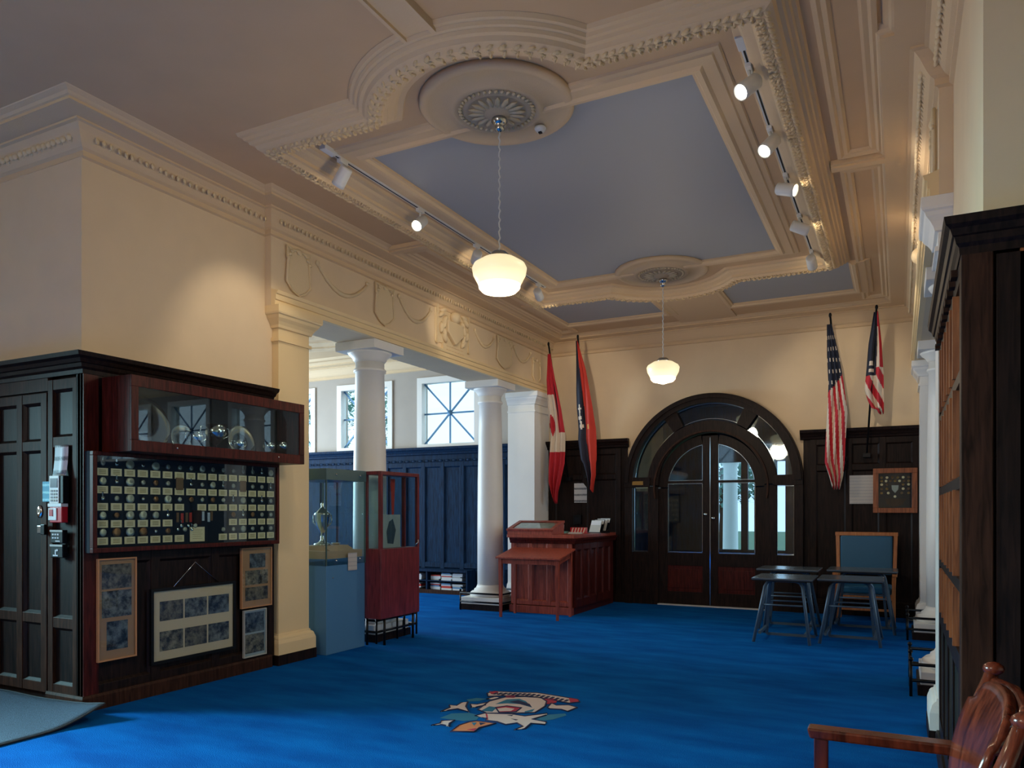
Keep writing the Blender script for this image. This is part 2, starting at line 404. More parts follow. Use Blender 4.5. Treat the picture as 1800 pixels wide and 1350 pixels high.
for pth in ([(XR, 3.6), (XR, 5.5)], [(0.22, 5.5), (0.22, YF)]): leaf_run(lf, pth, 0.088, 4.294, 0.06, 0.032, side=1, flat=.8)
tag(lf.build('leaf_band', 'relief', cr), kind='stuff')

# ---- ceiling ring with lobes
CY0, CY1, RA = 4.97, 9.10, 1.125
def ringpath(x0, x1, y0, y1, ra, inset=0.0):
    # rectangle with circular lobes on the short sides; returns ccw points
    pts = []
    h0 = CY0 - y0; c0 = math.sqrt(max(ra * ra - h0 * h0, 0)); h1 = y1 - CY1; c1 = math.sqrt(max(ra * ra - h1 * h1, 0))
    pts.append((x0, y0))
    a0 = math.atan2(-h0, -c0); a1 = math.atan2(-h0, c0)
    for k in range(25): a = a0 + (a1 - a0) * k / 24; pts.append((CX + ra * cos(a), CY0 + ra * sin(a)))
    pts.append((x1, y0)); pts.append((x1, y1))
    b0 = math.atan2(h1, c1); b1 = math.atan2(h1, -c1)
    for k in range(25): a = b0 + (b1 - b0) * k / 24; pts.append((CX + ra * cos(a), CY1 + ra * sin(a)))
    pts.append((x0, y1))
    return pts
X0, X1, Y0, Y1 = -4.62, -0.52, 4.31, 9.76
RING = ringpath(X0, X1, Y0, Y1, RA)
RP = [(0, ZC), (0.012, 4.425), (0.035, 4.42), (0.045, 4.40), (0.065, 4.395), (0.075, 4.375), (0.10, 4.37), (0.115, 4.345), (0.155, 4.325), (0.23, 4.325), (0.255, 4.35),
      (0.275, 4.355), (0.28, 4.38), (0.33, 4.40), (0.35, 4.42), (0.39, 4.425), (0.40, ZC)]
rg = struct('trim_2', 'heavy plaster ring moulding on the ceiling with rounded lobes round the lamps', MB().sweep(RING, RP, closed=True), 'plaster')
lf = MB(); leaf_run(lf, ringpath(X0 + .17, X1 - .17, Y0 + .17, Y1 - .17, RA - .17), 0.0, 4.330, 0.055, 0.042, closed=True, flat=.42, tilt=.5)
leaf_run(lf, ringpath(X0 + .21, X1 - .21, Y0 + .21, Y1 - .21, RA - .21), 0.0, 4.322, 0.05, 0.026, closed=True, flat=.6, tilt=1.2)
tag(lf.build('leaf_band', 'leafy', rg), kind='stuff')
# blue main panel and its stepped frame
BX0, BX1, BY0, BY1 = -3.90, -1.24, 5.08, 8.95
bp = struct('trim_3', 'large blue-grey painted ceiling panel inside the ring', B(BX0, BX1, BY0, BY1, ZC - 0.004, ZC + 0.01), 'bluec')
FR = [(0, ZC), (0.0, 4.425), (0.02, 4.42), (0.035, 4.40), (0.07, 4.395), (0.09, 4.415), (0.17, 4.418), (0.18, 4.43), (0.22, 4.435), (0.23, ZC)]
MB().sweep([(BX0, BY0), (BX1, BY0), (BX1, BY1), (BX0, BY1)], FR, closed=True, side=-1).build('frame', 'plaster', bp)
# roses round both lamps
def rose(cy, name, label):
    r = struct_root(name, label, (CX, cy, 0))
    MB().lathe([(0.02, ZC), (0.56, ZC), (0.56, 4.42), (0.54, 4.408), (0.5, 4.405), (0.49, 4.415), (0.34, 4.412), (0.33, 4.395), (0.30, 4.39), (0.28, 4.40), (0.25, 4.40), (0.23, 4.385), (0.21, 4.395), (0.08, 4.375), (0.06, 4.36), (0.0, 4.36)], 64).build('disc', 'plaster', r)
    p = MB()
    for k in range(18):
        a = 2 * pi * k / 18; p.ell((0.145 * cos(a), 0.145 * sin(a), 4.382), (0.07, 0.02, 0.012), 6, 4, Matrix.Rotation(a, 3, 'Z'))
    for k in range(40):
        a = 2 * pi * k / 40; p.ell((0.265 * cos(a), 0.265 * sin(a), 4.393), (0.02, 0.012, 0.012), 6, 3, Matrix.Rotation(a + .5, 3, 'Z'))
    tag(p.build('petals', 'relief', r), kind='stuff')
rose(4.86, 'trim_4', 'round plaster ceiling rose above the nearer pendant lamp')
rose(9.12, 'trim_5', 'round plaster ceiling rose above the farther pendant lamp')
# outer panels of the ceiling: frames, cross beams, blue end panels
LOW = [(0, ZC), (0.0, 4.425), (0.03, 4.42), (0.05, 4.435), (0.08, 4.43), (0.10, ZC)]
def rectm(mb, x0, x1, y0, y1, prof=LOW): mb.sweep([(x0, y0), (x1, y0), (x1, y1), (x0, y1)], prof, closed=True)
o = MB()
for xa, xb in ((-5.02, -4.68), (-0.46, -0.12)):
    rectm(o, xa, xb, 7.12, 11.55); 
    rectm(o, xa, xb, 3.5, 6.88) if xa > -2 else None
struct('trim_6', 'narrow moulded frames on the ceiling beside the ring', o, 'plaster')
o = MB()
for xa, xb in ((-5.1, -4.62), (-0.52, -0.1)):
    o.box(xa, xb, 6.92, 7.08, 4.41, ZC); o.box(xa, xb, 6.96, 7.04, 4.395, 4.41)
o.box(-2.74, -2.50, 0.0, 3.9, 4.42, ZC); o.box(-2.535, -2.50, 0.0, 3.9, 4.40, 4.42); o.box(-2.74, -2.715, 0.0, 3.9, 4.40, 4.42)
o.box(-3.02, -2.18, 10.2, 11.7, 4.425, ZC)
struct('trim_7', 'low plaster beams crossing the ceiling margin', o, 'plaster')
o = MB(); o.box(-4.62, -3.10, 9.78, 11.02, ZC - 0.004, ZC + 0.01); o.box(-2.10, -0.54, 9.78, 11.02, ZC - 0.004, ZC + 0.01)
e = struct('trim_8', 'two blue-grey end panels of the ceiling by the far wall', o, 'bluec')
o = MB()
for xa, xb in ((-4.62, -3.10), (-2.10, -0.54)): o.sweep([(xb, 9.78), (xb, 11.02), (xa, 11.02), (xa, 9.78)], FR, side=-1)
o.build('frame', 'plaster', e)

# ---- entablatures and colonnades
ARCH = [(0, 3.5), (0.05, 3.5), (0.05, 3.545), (0.065, 3.55), (0.065, 3.60), (0.08, 3.605), (0.09, 3.635), (0.04, 3.645), (0.0, 3.66)]
def entab(side, n, lab):
    x0, x1 = (XW, XW - 0.52) if side < 0 else (0.22, 0.74)
    o = B(x0, x1, 5.5, YF, 3.5, ZC); e = struct(n, lab, o, 'wall')
    s = -1 if side < 0 else 1
    MB().sweep([(x0, 5.5), (x0, YF)], ARCH, side=s).build('architrave', 'pilcream', e)
    return e
entab(-1, 'wall_left_entablature', 'cream plaster beam over the left colonnade with raised ornaments')
entab(1, 'wall_right_entablature', 'cream plaster beam over the right colonnade')

def column(x, y, lab):
    c = thing('column', lab, 'column', (x, y, 0), 0, 'round columns of the colonnades')
    B(-.35, .35, -.35, .35, 0, .085).build('plinth_foot', 'oak', c)
    B(-.33, .33, -.33, .33, .085, .19).build('plinth', 'column', c, bevel=.006)
    MB().lathe([(.0, .19), (.30, .19), (.315, .21), (.315, .24), (.29, .265), (.255, .275), (.25, .30), (.225, .315), (.21, .345), (.2, .37)], 40).build('base_moulding', 'column', c)
    MB().lathe([(.2, .37), (.2, 1.3), (.195, 2.0), (.182, 2.7), (.172, 3.16), (.19, 3.165), (.195, 3.185), (.19, 3.2), (.172, 3.205), (.172, 3.3)], 40).build('shaft', 'column', c)
    MB().lathe([(.172, 3.28), (.19, 3.30), (.2, 3.315), (.205, 3.33), (.25, 3.37), (.265, 3.395)], 40).build('capital', 'column', c)
    B(-.29, .29, -.29, .29, 3.395, 3.5).build('abacus', 'column', c, bevel=.005)
    return c
column(-5.68, 7.38, 'round white column behind the red-brown glass case')
column(-5.68, 10.4, 'round white column beside the wooden counter')
column(0.48, 7.38, 'round white column of the right colonnade, nearer one')
column(0.48, 10.4, 'round white column of the right colonnade, farther one by the armchair')
def pilaster(x, y0, y1, mat, lab, sx):
    # sx: +1 when the shaft face looks to +x
    c = thing('pilaster', lab, 'pilaster', (x, (y0 + y1) / 2, 0), 0, 'square pilasters of the colonnades')
    h = (y1 - y0) / 2; d = -.5 * sx
    def seg(o, e, z0, z1):
        o.box(d, e * sx, -h, min(h + e, YF - .002 - (y0 + y1) / 2), z0, z1)
        if e > 0: o.box((-.08 if y0 < 7 else -.5) * sx, e * sx, -h - e, -h, z0, z1)
    def bx(e, z0, z1, m, nm, bv=0.0): o = MB(); seg(o, e, z0, z1); o.build(nm, m, c)
    bx(.055, 0, .10, 'oak', 'plinth_foot', 0)
    bx(.05, .10, .21, mat, 'plinth'); 
    xe = (-.08 if y0 < 7 else -.5); he = min(h + .2, YF - .004 - (y0 + y1) / 2)
    path = [(xe * sx, -h), (0, -h), (0, he)] if he < h + .2 else [(xe * sx, -h), (0, -h), (0, h), (d, h)]
    MB().sweep(path, [(0, .30), (.008, .298), (.012, .28), (.025, .272), (.036, .258), (.04, .24), (.044, .232), (.05, .21), (0, .21)], side=-sx).build('base_moulding', mat, c)
    MB().sweep(path, [(0, 3.295), (.02, 3.3), (.028, 3.325), (.045, 3.355), (.07, 3.385), (.08, 3.41), (.095, 3.42), (.10, 3.435), (.10, 3.499), (0, 3.499)], side=-sx).build('capital', mat, c)
    B(d, 0, -h, min(h, he), .21, .30).build('base_core', mat, c); B(d, 0, -h, min(h, he), 3.3, 3.499).build('capital_core', mat, c)
    bx(0, .295, 3.3, mat, 'shaft', 0)
    bx(.02, 3.17, 3.20, mat, 'neck_band')
pilaster(-5.42, 5.60, 6.03, 'pilcream', 'square cream pilaster at the end of the left panelled box', 1)
pilaster(-5.44, 11.5, 12.09, 'column', 'square white pilaster against the far wall behind the counter', 1)
pilaster(0.22, 5.60, 6.03, 'column', 'square white pilaster at the end of the right panelled box', -1)
pilaster(0.24, 11.5, 12.09, 'column', 'square white pilaster in the far right corner', -1)

def footrail(x, y, sx, lab):
    c = thing('foot_rail', lab, 'rail', (x, y, 0), 0, 'black rails around the column feet')
    e = .40; a, b = (-.30 * sx, e * sx)
    for z in (.13, .26):
        MB().tube([(a, -e, z), (b, -e, z), (b, e, z), (a, e, z)], .014, 8).build('rail', 'black', c)
    for p in ((a, -e), (b, -e), (b, 0), (b, e), (a, e)):
        MB().tube([(p[0], p[1], 0), (p[0], p[1], .29)], .012, 8).ell((p[0], p[1], .30), (.02, .02, .02)).build('post', 'black', c)
footrail(-5.68, 7.38, 1, 'black metal rail round the column foot beneath the red-brown case')
footrail(-5.68, 10.4, 1, 'black metal rail round the column foot beside the counter')
footrail(0.48, 7.38, -1, 'black metal rail round the nearer right column foot')
footrail(0.48, 10.4, -1, 'black metal rail round the farther right column foot')

# ---- plaster ornaments on the frieze
def cartouche(lab, y, z, wd, hh, side, grp='plaster shields on the frieze'):
    x = XW if side < 0 else 0.22; rz = HP if side < 0 else -HP
    c = thing('plaster_shield', lab, 'ornament', (x, y, z), rz, grp)
    out = [(-wd / 2, hh / 2), (-wd * .2, hh * .46), (0, hh / 2), (wd * .2, hh * .46), (wd / 2, hh / 2), (wd * .44, hh * .25), (wd / 2, -hh * .25), (wd * .25, -hh * .42), (0, -hh / 2), (-wd * .25, -hh * .42), (-wd / 2, -hh * .25), (-wd * .44, hh * .25)]
    MB().prism(out, -.02, 0.0).build('shield', 'relief', c)
    MB().tube([(p[0], -.022, p[1]) for p in out], .014, 6, closed=True).build('border', 'relief', c)
    o = MB()
    for s in (-1, 1):
        for k in range(3): o.ell((s * wd * (.3 + .08 * k), -.03, hh * (.42 - .08 * k)), (.03, .014, .018), 6, 4)
    o.ell((0, -.03, hh * .45), (.04, .018, .03), 8, 4)
    tag(o.build('scrolls', 'relief', c), kind='stuff')
def swag(lab, y0, y1, z, sag, side):
    x = XW if side < 0 else 0.22; rz = HP if side < 0 else -HP
    L = y1 - y0; c = thing('plaster_swag', lab, 'ornament', (x, (y0 + y1) / 2, z), rz, 'plaster swags on the frieze')
    pts = []; rr = []
    for k in range(17):
        t = k / 16 * 2 - 1; pts.append((t * L / 2, -.012, -sag * (1 - t * t))); rr.append(.012 + .012 * (1 - abs(t)) + .004 * (k % 2))
    MB().tube(pts, rr, 6).build('garland', 'relief', c)
    for s, nm in ((-1, 'bow'), (1, 'bow')): MB().ell((s * L / 2, -.012, .01), (.03, .02, .03), 8, 5).build(nm, 'relief', c)
for side, sn in ((-1, 'left'), (1, 'right')):
    w_ = 'left' if side < 0 else 'right'
    cartouche('raised plaster shield on the %s frieze nearest the panelled box' % w_, 5.86, 3.9, .34, .46, side)
    cartouche('raised plaster shield on the %s frieze between the two nearer swags' % w_, 7.3, 3.92, .36, .46, side)
    cartouche('raised plaster shield on the %s frieze beyond the central crest' % w_, 10.35, 3.92, .5, .46, side)
    cartouche('narrow plaster shield on the %s frieze closest to the far wall' % w_, 11.5, 3.84, .3, .4, side)
    swag('plaster swag on the %s frieze beside the nearest shield' % w_, 6.15, 6.98, 4.08, .22, side)
    swag('plaster swag on the %s frieze just before the central crest' % w_, 7.6, 8.3, 4.1, .22, side)
    swag('plaster swag on the %s frieze just beyond the central crest' % w_, 9.45, 10.02, 4.08, .17, side)
    swag('plaster swag on the %s frieze towards the far wall' % w_, 10.68, 11.28, 4.08, .17, side)
    x = XW if side < 0 else 0.22
    c = thing('plaster_crest', 'large raised plaster crest with helmet, foliage and motto plaque on the %s frieze' % w_, 'ornament', (x, 8.84, 3.95), HP if side < 0 else -HP)
    MB().prism([(-.44, .28), (.44, .28), (.44, -.22), (-.44, -.22)], -.015, 0).build('field', 'relief', c, bevel=.004)
    MB().prism([(-.2, .1), (.2, .1), (.19, -.06), (0, -.2), (-.19, -.06)], -.07, -.015).build('shield', 'relief', c, bevel=.01)
    MB().ell((0, -.05, .17), (.09, .07, .08), 10, 6).build('helmet', 'relief', c)
    o = MB()
    for s in (-1, 1):
        for k in range(7):
            a = .3 + k * .32; o.ell((s * (.27 + .05 * sin(k * 2)), -.03, .22 - .06 * k), (.085, .045, .03), 6, 4, Matrix.Rotation(s * a, 3, 'Y'))
    o.build('foliage', 'relief', c)
    B(-.42, -.39, -.035, -.012, -.24, .30).build('border', 'relief', c); B(.39, .42, -.035, -.012, -.24, .30).build('border', 'relief', c)
    pq = B(-.28, .34, -.04, 0, -.33, -.21).build('plaque', 'relief', c, bevel=.004)
    o = MB()
    for r_ in range(2):
        xx = -.2
        while xx < .24:
            l_ = random.uniform(.03, .07); o.box(xx, xx + l_, -.045, -.04, -.245 - r_ * .05, -.235 - r_ * .05); xx += l_ + .02
    tag(o.build('motto_lines', 'plaster', pq), kind='stuff')

# ================================================================== PANELLING
def bevpanel(x0, x1, z0, z1, yb=.028, inset=.02, yf=.008):
    m = MB(); a = [(x0, yf, z0), (x1, yf, z0), (x1, yf, z1), (x0, yf, z1)]
    b = [(x0 + inset, yb, z0 + inset), (x1 - inset, yb, z0 + inset), (x1 - inset, yb, z1 - inset), (x0 + inset, yb, z1 - inset)]
    return m.add(a + b, [(4, 5, 6, 7), (0, 1, 5, 4), (1, 2, 6, 5), (2, 3, 7, 6), (3, 0, 4, 7)])
def panelwork(root, xs, zs, mat, sw=.085, rw=None, depth=.035, pmat=None):
    rw = rw or sw; pmat = pmat or mat
    for x in xs: B(x - sw / 2, x + sw / 2, 0, depth, zs[0] - rw / 2, zs[-1] + rw / 2).build('stile', mat, root, bevel=.003)
    for i in range(len(xs) - 1):
        a, b = xs[i] + sw / 2, xs[i + 1] - sw / 2
        for z in zs: B(a, b, .003, depth, z - rw / 2, z + rw / 2).build('rail', mat, root, bevel=.003)
        for j in range(len(zs) - 1): bevpanel(a, b, zs[j] + rw / 2, zs[j + 1] - rw / 2).build('panel', pmat, root)
CAP = [(0, 2.53), (.01, 2.53), (.015, 2.56), (.035, 2.575), (.045, 2.60), (.06, 2.605), (.075, 2.63), (.105, 2.645), (.115, 2.675), (0, 2.675)]
SK = [(0, .12), (.012, .12), (.02, .10), (.02, .0), (0, 0)]
# left box: side face (looks +x) and front face (looks -y)
r = struct_root('trim_9', 'dark oak panelling on the side of the left box behind the display frames', (XW, 3.6, 0), HP)
panelwork(r, [.045, .62, 1.23, 1.9], [.14, 1.15, 2.5], 'oak')
B(0, .12, -.004, .03, .12, 2.56).build('corner_stile', 'mahog', r)
B(0, 1.95, .036, .08, 0, 2.6).build('backing', 'oak', r)
r = struct_root('trim_10', 'dark oak panelled front of the left box with its corner post', (XW, 3.6, 0), 0)
B(-.07, 0, -.0, .08, .1, 2.55).build('corner_post', 'oakmid', r, bevel=.004)
panelwork(r, [-.1, -.40], [.14, .65, 2.03, 2.47], 'oakmid', sw=.06, rw=.08, pmat='oak')
B(-4.1, -.43 - .78, .0, .05, 0, 2.6).build('board', 'oak', r)
B(-1.21, -.43, .0, .05, 2.43, 2.6).build('head_rail', 'oakmid', r)
B(-4.1, 0, .051, .09, 0, 2.6).build('backing', 'oak', r)
w = MB().sweep([(-9.5, 3.6), (XW, 3.6), (XW, 5.5)], CAP, side=-1); struct('trim_11', 'dark oak moulded cap along the top of the left box', w, 'oak')
struct('trim_12', 'dark top boards of the left box', B(-9.5, XW, 3.62, 5.5, 2.56, 2.60), 'oak')
w = MB().sweep([(XW - .43, 3.6), (XW, 3.6), (XW, 5.5)], SK, side=-1); struct('baseboard_left', 'dark oak skirting with a light worn edge round the left box', w, 'oakmid')
# door in the left box
r = struct_root('door_2', 'dark oak panelled cupboard door in the front of the left box', (XW - .435, 3.598, 0), 0)
panelwork(r, [-.045, -.36, -.70], [.14, .67, 2.01, 2.38], 'oakmid', sw=.075, rw=.075, pmat='oak')
B(-.74, 0, .036, .045, .04, 2.43).build('backing', 'oak', r)
k = MB(); k.lathe([(.0, 0), (.034, 0), (.034, .006), (.022, .012), (.0, .012)], 20, -.09, 0, 1.50, 'y'); 
for i in range(len(k.v)): k.v[i] = (k.v[i][0], k.v[i][1], 1.5 + (k.v[i][2] - 1.5) * 1.5)
k.box(-.094, -.086, -.014, -.01, 1.49, 1.52)
k.build('keyhole_plate', 'silver', r)
k = B(-.10, -.02, -.018, 0, 1.33, 1.39).build('latch', 'chrome', r, bevel=.004)
B(-.03, .02, -.035, -.016, 1.32, 1.40).build('hasp', 'black', k, bevel=.004)

# right box: side (looks -x) and front (looks -y)
r = struct_root('trim_13', 'oak glazed cabinet doors with tall muntins on the side of the right box', (0.22, 5.5, 0), -HP)
xs = [.05, 1.90]
for x in xs: B(x - .05, x + .05, 0, .04, .1, 2.6).build('stile', 'oak', r)
for z, h in ((2.50, .1), (2.06, .05), (1.62, .05), (1.19, .05), (.86, .09), (.16, .12)): B(.1, 1.85, .0, .04, z - h / 2, z + h / 2).build('rail', 'oak', r)
tiers = [(.905, 1.165), (1.215, 1.595), (1.645, 2.035), (2.085, 2.45)]
for i in range(6):
    x = .1 + 1.75 * (i + 1) / 7
    for a, b in tiers: B(x - .014, x + .014, -.012, .045, a, b).build('muntin', 'oakorangelit', r)  # glow of the lit reveals is put into the orange wood colour
for i in range(7):
    x0 = .1 + 1.75 * i / 7 + .016; x1 = .1 + 1.75 * (i + 1) / 7 - .016
    for a, b in tiers: B(x0, x1, .022, .028, a, b).build('pane', 'glasscase', r)
for i in range(4): bevpanel(.1 + 1.75 * i / 4, .1 + 1.75 * (i + 1) / 4 - .06, .22, .815).build('panel', 'oak', r); B(.04 + 1.75 * (i + 1) / 4, .1 + 1.75 * (i + 1) / 4, 0, .03, .22, .815).build('stile', 'oak', r)
B(0, 1.95, .2, .24, 0, 2.6).build('backing', 'oakorangelit', r)
r = struct_root('trim_14', 'dark oak panelled front of the right box with wide corner post', (0.22, 3.55, 0), 0)
B(-.001, .11, -.005, .08, 0, 2.56).build('corner_post', 'oakmid', r, bevel=.004)
panelwork(r, [.17, .75, 1.35, 2.0], [.14, 2.0, 2.47], 'oak', sw=.10, rw=.1)
B(.11, 4.0, .04, .1, 0, 2.6).build('backing', 'oak', r)
CAPR = [(o_ * .55, z_) for o_, z_ in CAP]
w = MB().sweep([(4.5, 3.55), (0.22, 3.55), (0.22, 5.5)], CAPR, side=1); struct('trim_15', 'dark oak moulded cap along the top of the right box', w, 'oak')
o = MB(); yy = 3.75
while yy < 5.4: o.box(.195, .22, yy, yy + .07, 2.50, 2.53); yy += .16
struct('trim_16', 'row of small dentil blocks under the right cap', o, 'oakmid')
struct('trim_17', 'dark top boards of the right box', B(0.22, 4.5, 3.58, 5.5, 2.56, 2.60), 'oak')
w = MB().sweep([(4.5, 3.55), (0.22, 3.55), (0.22, 5.5)], SK, side=1); struct('baseboard_right', 'dark oak skirting round the right box', w, 'oak')

# far wall wainscot, hall part
def farwain(name, lab, x0, x1, xs, zs, mat, cap=True):
    r = struct_root(name, lab, (x0, YF - .06, 0), 0)
    panelwork(r, xs, zs, mat)
    B(0, x1 - x0, .036, .058, 0, 2.6).build('backing', mat, r)
    B(0, x1 - x0, -.02, 0, 0, .13).build('skirting', mat, r, bevel=.003)
    return r
farwain('trim_18', 'dark oak wainscot on the far wall left of the arched door', -5.44, -4.01, [.1, .68, 1.28], [.16, 2.08, 2.5], 'oak')
farwain('trim_19', 'dark oak wainscot on the far wall right of the arched door', -1.28, 0.24, [.14, .62, 1.06, 1.48], [.16, 2.14, 2.52], 'oak')
CAP2 = [(0, 2.56), (.02, 2.57), (.03, 2.60), (.045, 2.605), (.06, 2.63), (.09, 2.66), (.10, 2.70), (0, 2.70)]
w = MB(); w.sweep([(-5.44, YF - .06), (-3.97, YF - .06)], CAP2, side=-1); w.sweep([(-1.32, YF - .06), (.24, YF - .06)], CAP2, side=-1)
struct('trim_20', 'dark moulded cap on top of the far wall wainscot', w, 'oak')
# alcove wainscot (left visible, right beyond the columns)
r = farwain('trim_21', 'blue-black panelling along the far wall of the left alcove', -12.8, -5.95, [.1 + .425 * i for i in range(17)], [.16, .50, 2.38], 'oakblue')
o = MB(); i = 0
while i < 46: o.ell((.08 + i * .15, -.012, 2.45), (.05, .012, .022), 8, 4); i += 1
tag(o.build('dentil_row', 'oakblue', r), kind='stuff')
r = farwain('trim_22', 'blue-black panelling along the far wall of the right alcove', .75, 7.8, [.1 + .57 * i for i in range(13)], [.16, .50, 2.38], 'oakblue')
w = MB(); w.sweep([(-12.8, YF - .06), (-5.95, YF - .06)], CAP2, side=-1); w.sweep([(.75, YF - .06), (7.8, YF - .06)], CAP2, side=-1)
struct('trim_23', 'blue-black moulded cap along the alcove panelling', w, 'oakblue')
w = MB().sweep([(-12.8, YF), (-5.95, YF)], CROWN, side=-1); w.sweep([(.75, YF), (7.8, YF)], CROWN, side=-1)
struct('trim_24', 'plaster crown cornice in the alcoves', w, 'plaster')
o = MB()
o.sweep([(-8.5 + 2.1 * cos(2 * pi * k / 48), 9.2 + 1.5 * sin(2 * pi * k / 48)) for k in range(48)], RP, closed=True)
o.sweep([(-8.5 + 1.2 * cos(2 * pi * k / 40), 9.2 + .9 * sin(2 * pi * k / 40)) for k in range(40)], LOW, closed=True)
rectm(o, -11.8, -6.3, 6.3, 11.5)
struct('trim_25', 'oval plaster mouldings on the left alcove ceiling', o, 'plaster')

# windows with eight spokes
def window(n, x, lab, y=YF, z0=WZ0, z1=WZ1, half=.62, rz=0):
    r = struct_root('window_%d' % n, lab, (x, y, (z0 + z1) / 2), rz); h = (z1 - z0) / 2; fw = .05
    o = MB()
    o.box(-half - .06, -half + fw, -.03, .12, -h - .05, h + .06); o.box(half - fw, half + .06, -.03, .12, -h - .05, h + .06)
    o.box(-half + fw, half - fw, -.03, .12, -h - .05, -h + fw); o.box(-half + fw, half - fw, -.03, .12, h - fw, h + .06)
    o.build('window_frame', 'column', r)
    a, b = half - fw, h - fw
    def m(p, q): MB().bar((p[0], .07, p[1]), (q[0], .07, q[1]), .022, .03).build('glazing_bar', 'steelblue', r)
    m((0, -b), (0, b)); m((-a, 0), (a, 0)); m((-a, -b), (a, b)); m((-a, b), (a, -b))
    MB().lathe([(.0, 0), (.05, 0), (.05, .03), (0, .03)], 16, 0, .07, 0, 'y').build('hub', 'steelblue', r)
    for q in ((-a, 0, -b, 0), (0, a, -b, 0), (-a, 0, 0, b), (0, a, 0, b)): B(q[0], q[1], .085, .089, q[2], q[3]).build('pane', 'glass', r)
    B(-half - .08, half + .08, -.06, 0, -h - .09, -h - .05).build('window_sill', 'column', r)
for n, (x, l) in enumerate(zip(wins, ('spoked white-framed alcove window, leftmost behind the cream pilaster', 'spoked alcove window partly hidden by the nearer column', 'brightest spoked alcove window beside the farther column')), 1): window(n, x, l)
for n, x in enumerate((2.3, 4.24, 6.17), 4): window(n, x, 'spoked window of the right alcove')
for n, x in enumerate((-6.0, -4.2, -2.4), 7): window(n, x, 'spoked window of the back foyer wall', y=-4.5, z0=2.6, z1=4.0, half=.6, rz=pi)

# ---- arched door
r = struct_root('door_1', 'arched dark oak double door with bevelled glass, fanlights and sidelights', (CD, YF - .05, 0), 0)
def ringseg(mb, r0, r1, a0, a1, y0, y1, zc, n=12):
    for k in range(n):
        A = a0 + (a1 - a0) * k / n; Bq = a0 + (a1 - a0) * (k + 1) / n
        mb.prism([(r0 * cos(A), zc + r0 * sin(A)), (r1 * cos(A), zc + r1 * sin(A)), (r1 * cos(Bq), zc + r1 * sin(Bq)), (r0 * cos(Bq), zc + r0 * sin(Bq))], y0, y1)
    return mb
m = MB(); ringseg(m, 1.23, 1.375, 0, pi, -.10, .1, zc, 48); m.build('arch_moulding', 'oak', r)
m = MB(); ringseg(m, 1.30, 1.355, 0, pi, -.13, -.1, zc, 48); m.build('arch_bead', 'oak', r)
m = MB(); ringseg(m, .82, 1.00, 0, pi, -.06, .1, 1.92, 40); m.build('inner_arch', 'oak', r)
m = MB(); ringseg(m, .865, .89, -.2, pi + .2, -.10, -.06, 1.88, 40); m.build('hood_bead', 'oakmid', r)
for s in (-1, 1):
    B(s * 1.25, s * 1.375, -.08, .1, 0, zc).build('jamb', 'oak', r)
    B(s * .82, s * .99, -.05, .1, 0, 1.9).build('post', 'oak', r)
    B(s * .99, s * 1.25, -.05, .1, 0, .84).build('side_panel', 'oak', r)
    B(s * 1.01, s * 1.23, -.06, -.05, .2, .7).build('raised_panel', 'oak', r, bevel=.006)
    B(s * .95, s * 1.375, -.09, .1, 1.895, 2.05).build('transom', 'oak', r, bevel=.004)
    g = B(s * .99, s * 1.25, .03, .036, .84, 1.895).build('sidelight_pane', 'bevel', r)
    o = MB(); x0, x1 = sorted((s * .995, s * 1.245))
    for q in ((x0, x0 + .008, .845, 1.89), (x1 - .008, x1, .845, 1.89), (x0, x1, .845, .86), (x0, x1, 1.882, 1.89)): o.box(q[0], q[1], .02, .03, q[2], q[3])
    o.build('bevel_edge', 'bevedge', g)
fan = ((.07, .95), (1.13, 2.01), (2.19, pi - .07))
e = [0.0] + [v for f in fan for v in f] + [pi]
for i in range(0, 8, 2):
    m = MB(); ringseg(m, .97, 1.24, e[i], e[i + 1], -.06, .1, zc, 4); m.build('fan_divider', 'oak', r)
for a0, a1 in fan:
    m = MB(); ringseg(m, .96, 1.24, a0, a1, .03, .036, zc, 14); g = m.build('fanlight_pane', 'bevel', r)
    m = MB(); ringseg(m, .985, .993, a0, a1, .02, .03, zc, 14); ringseg(m, 1.222, 1.23, a0, a1, .02, .03, zc, 14); m.build('bevel_edge', 'bevedge', g)
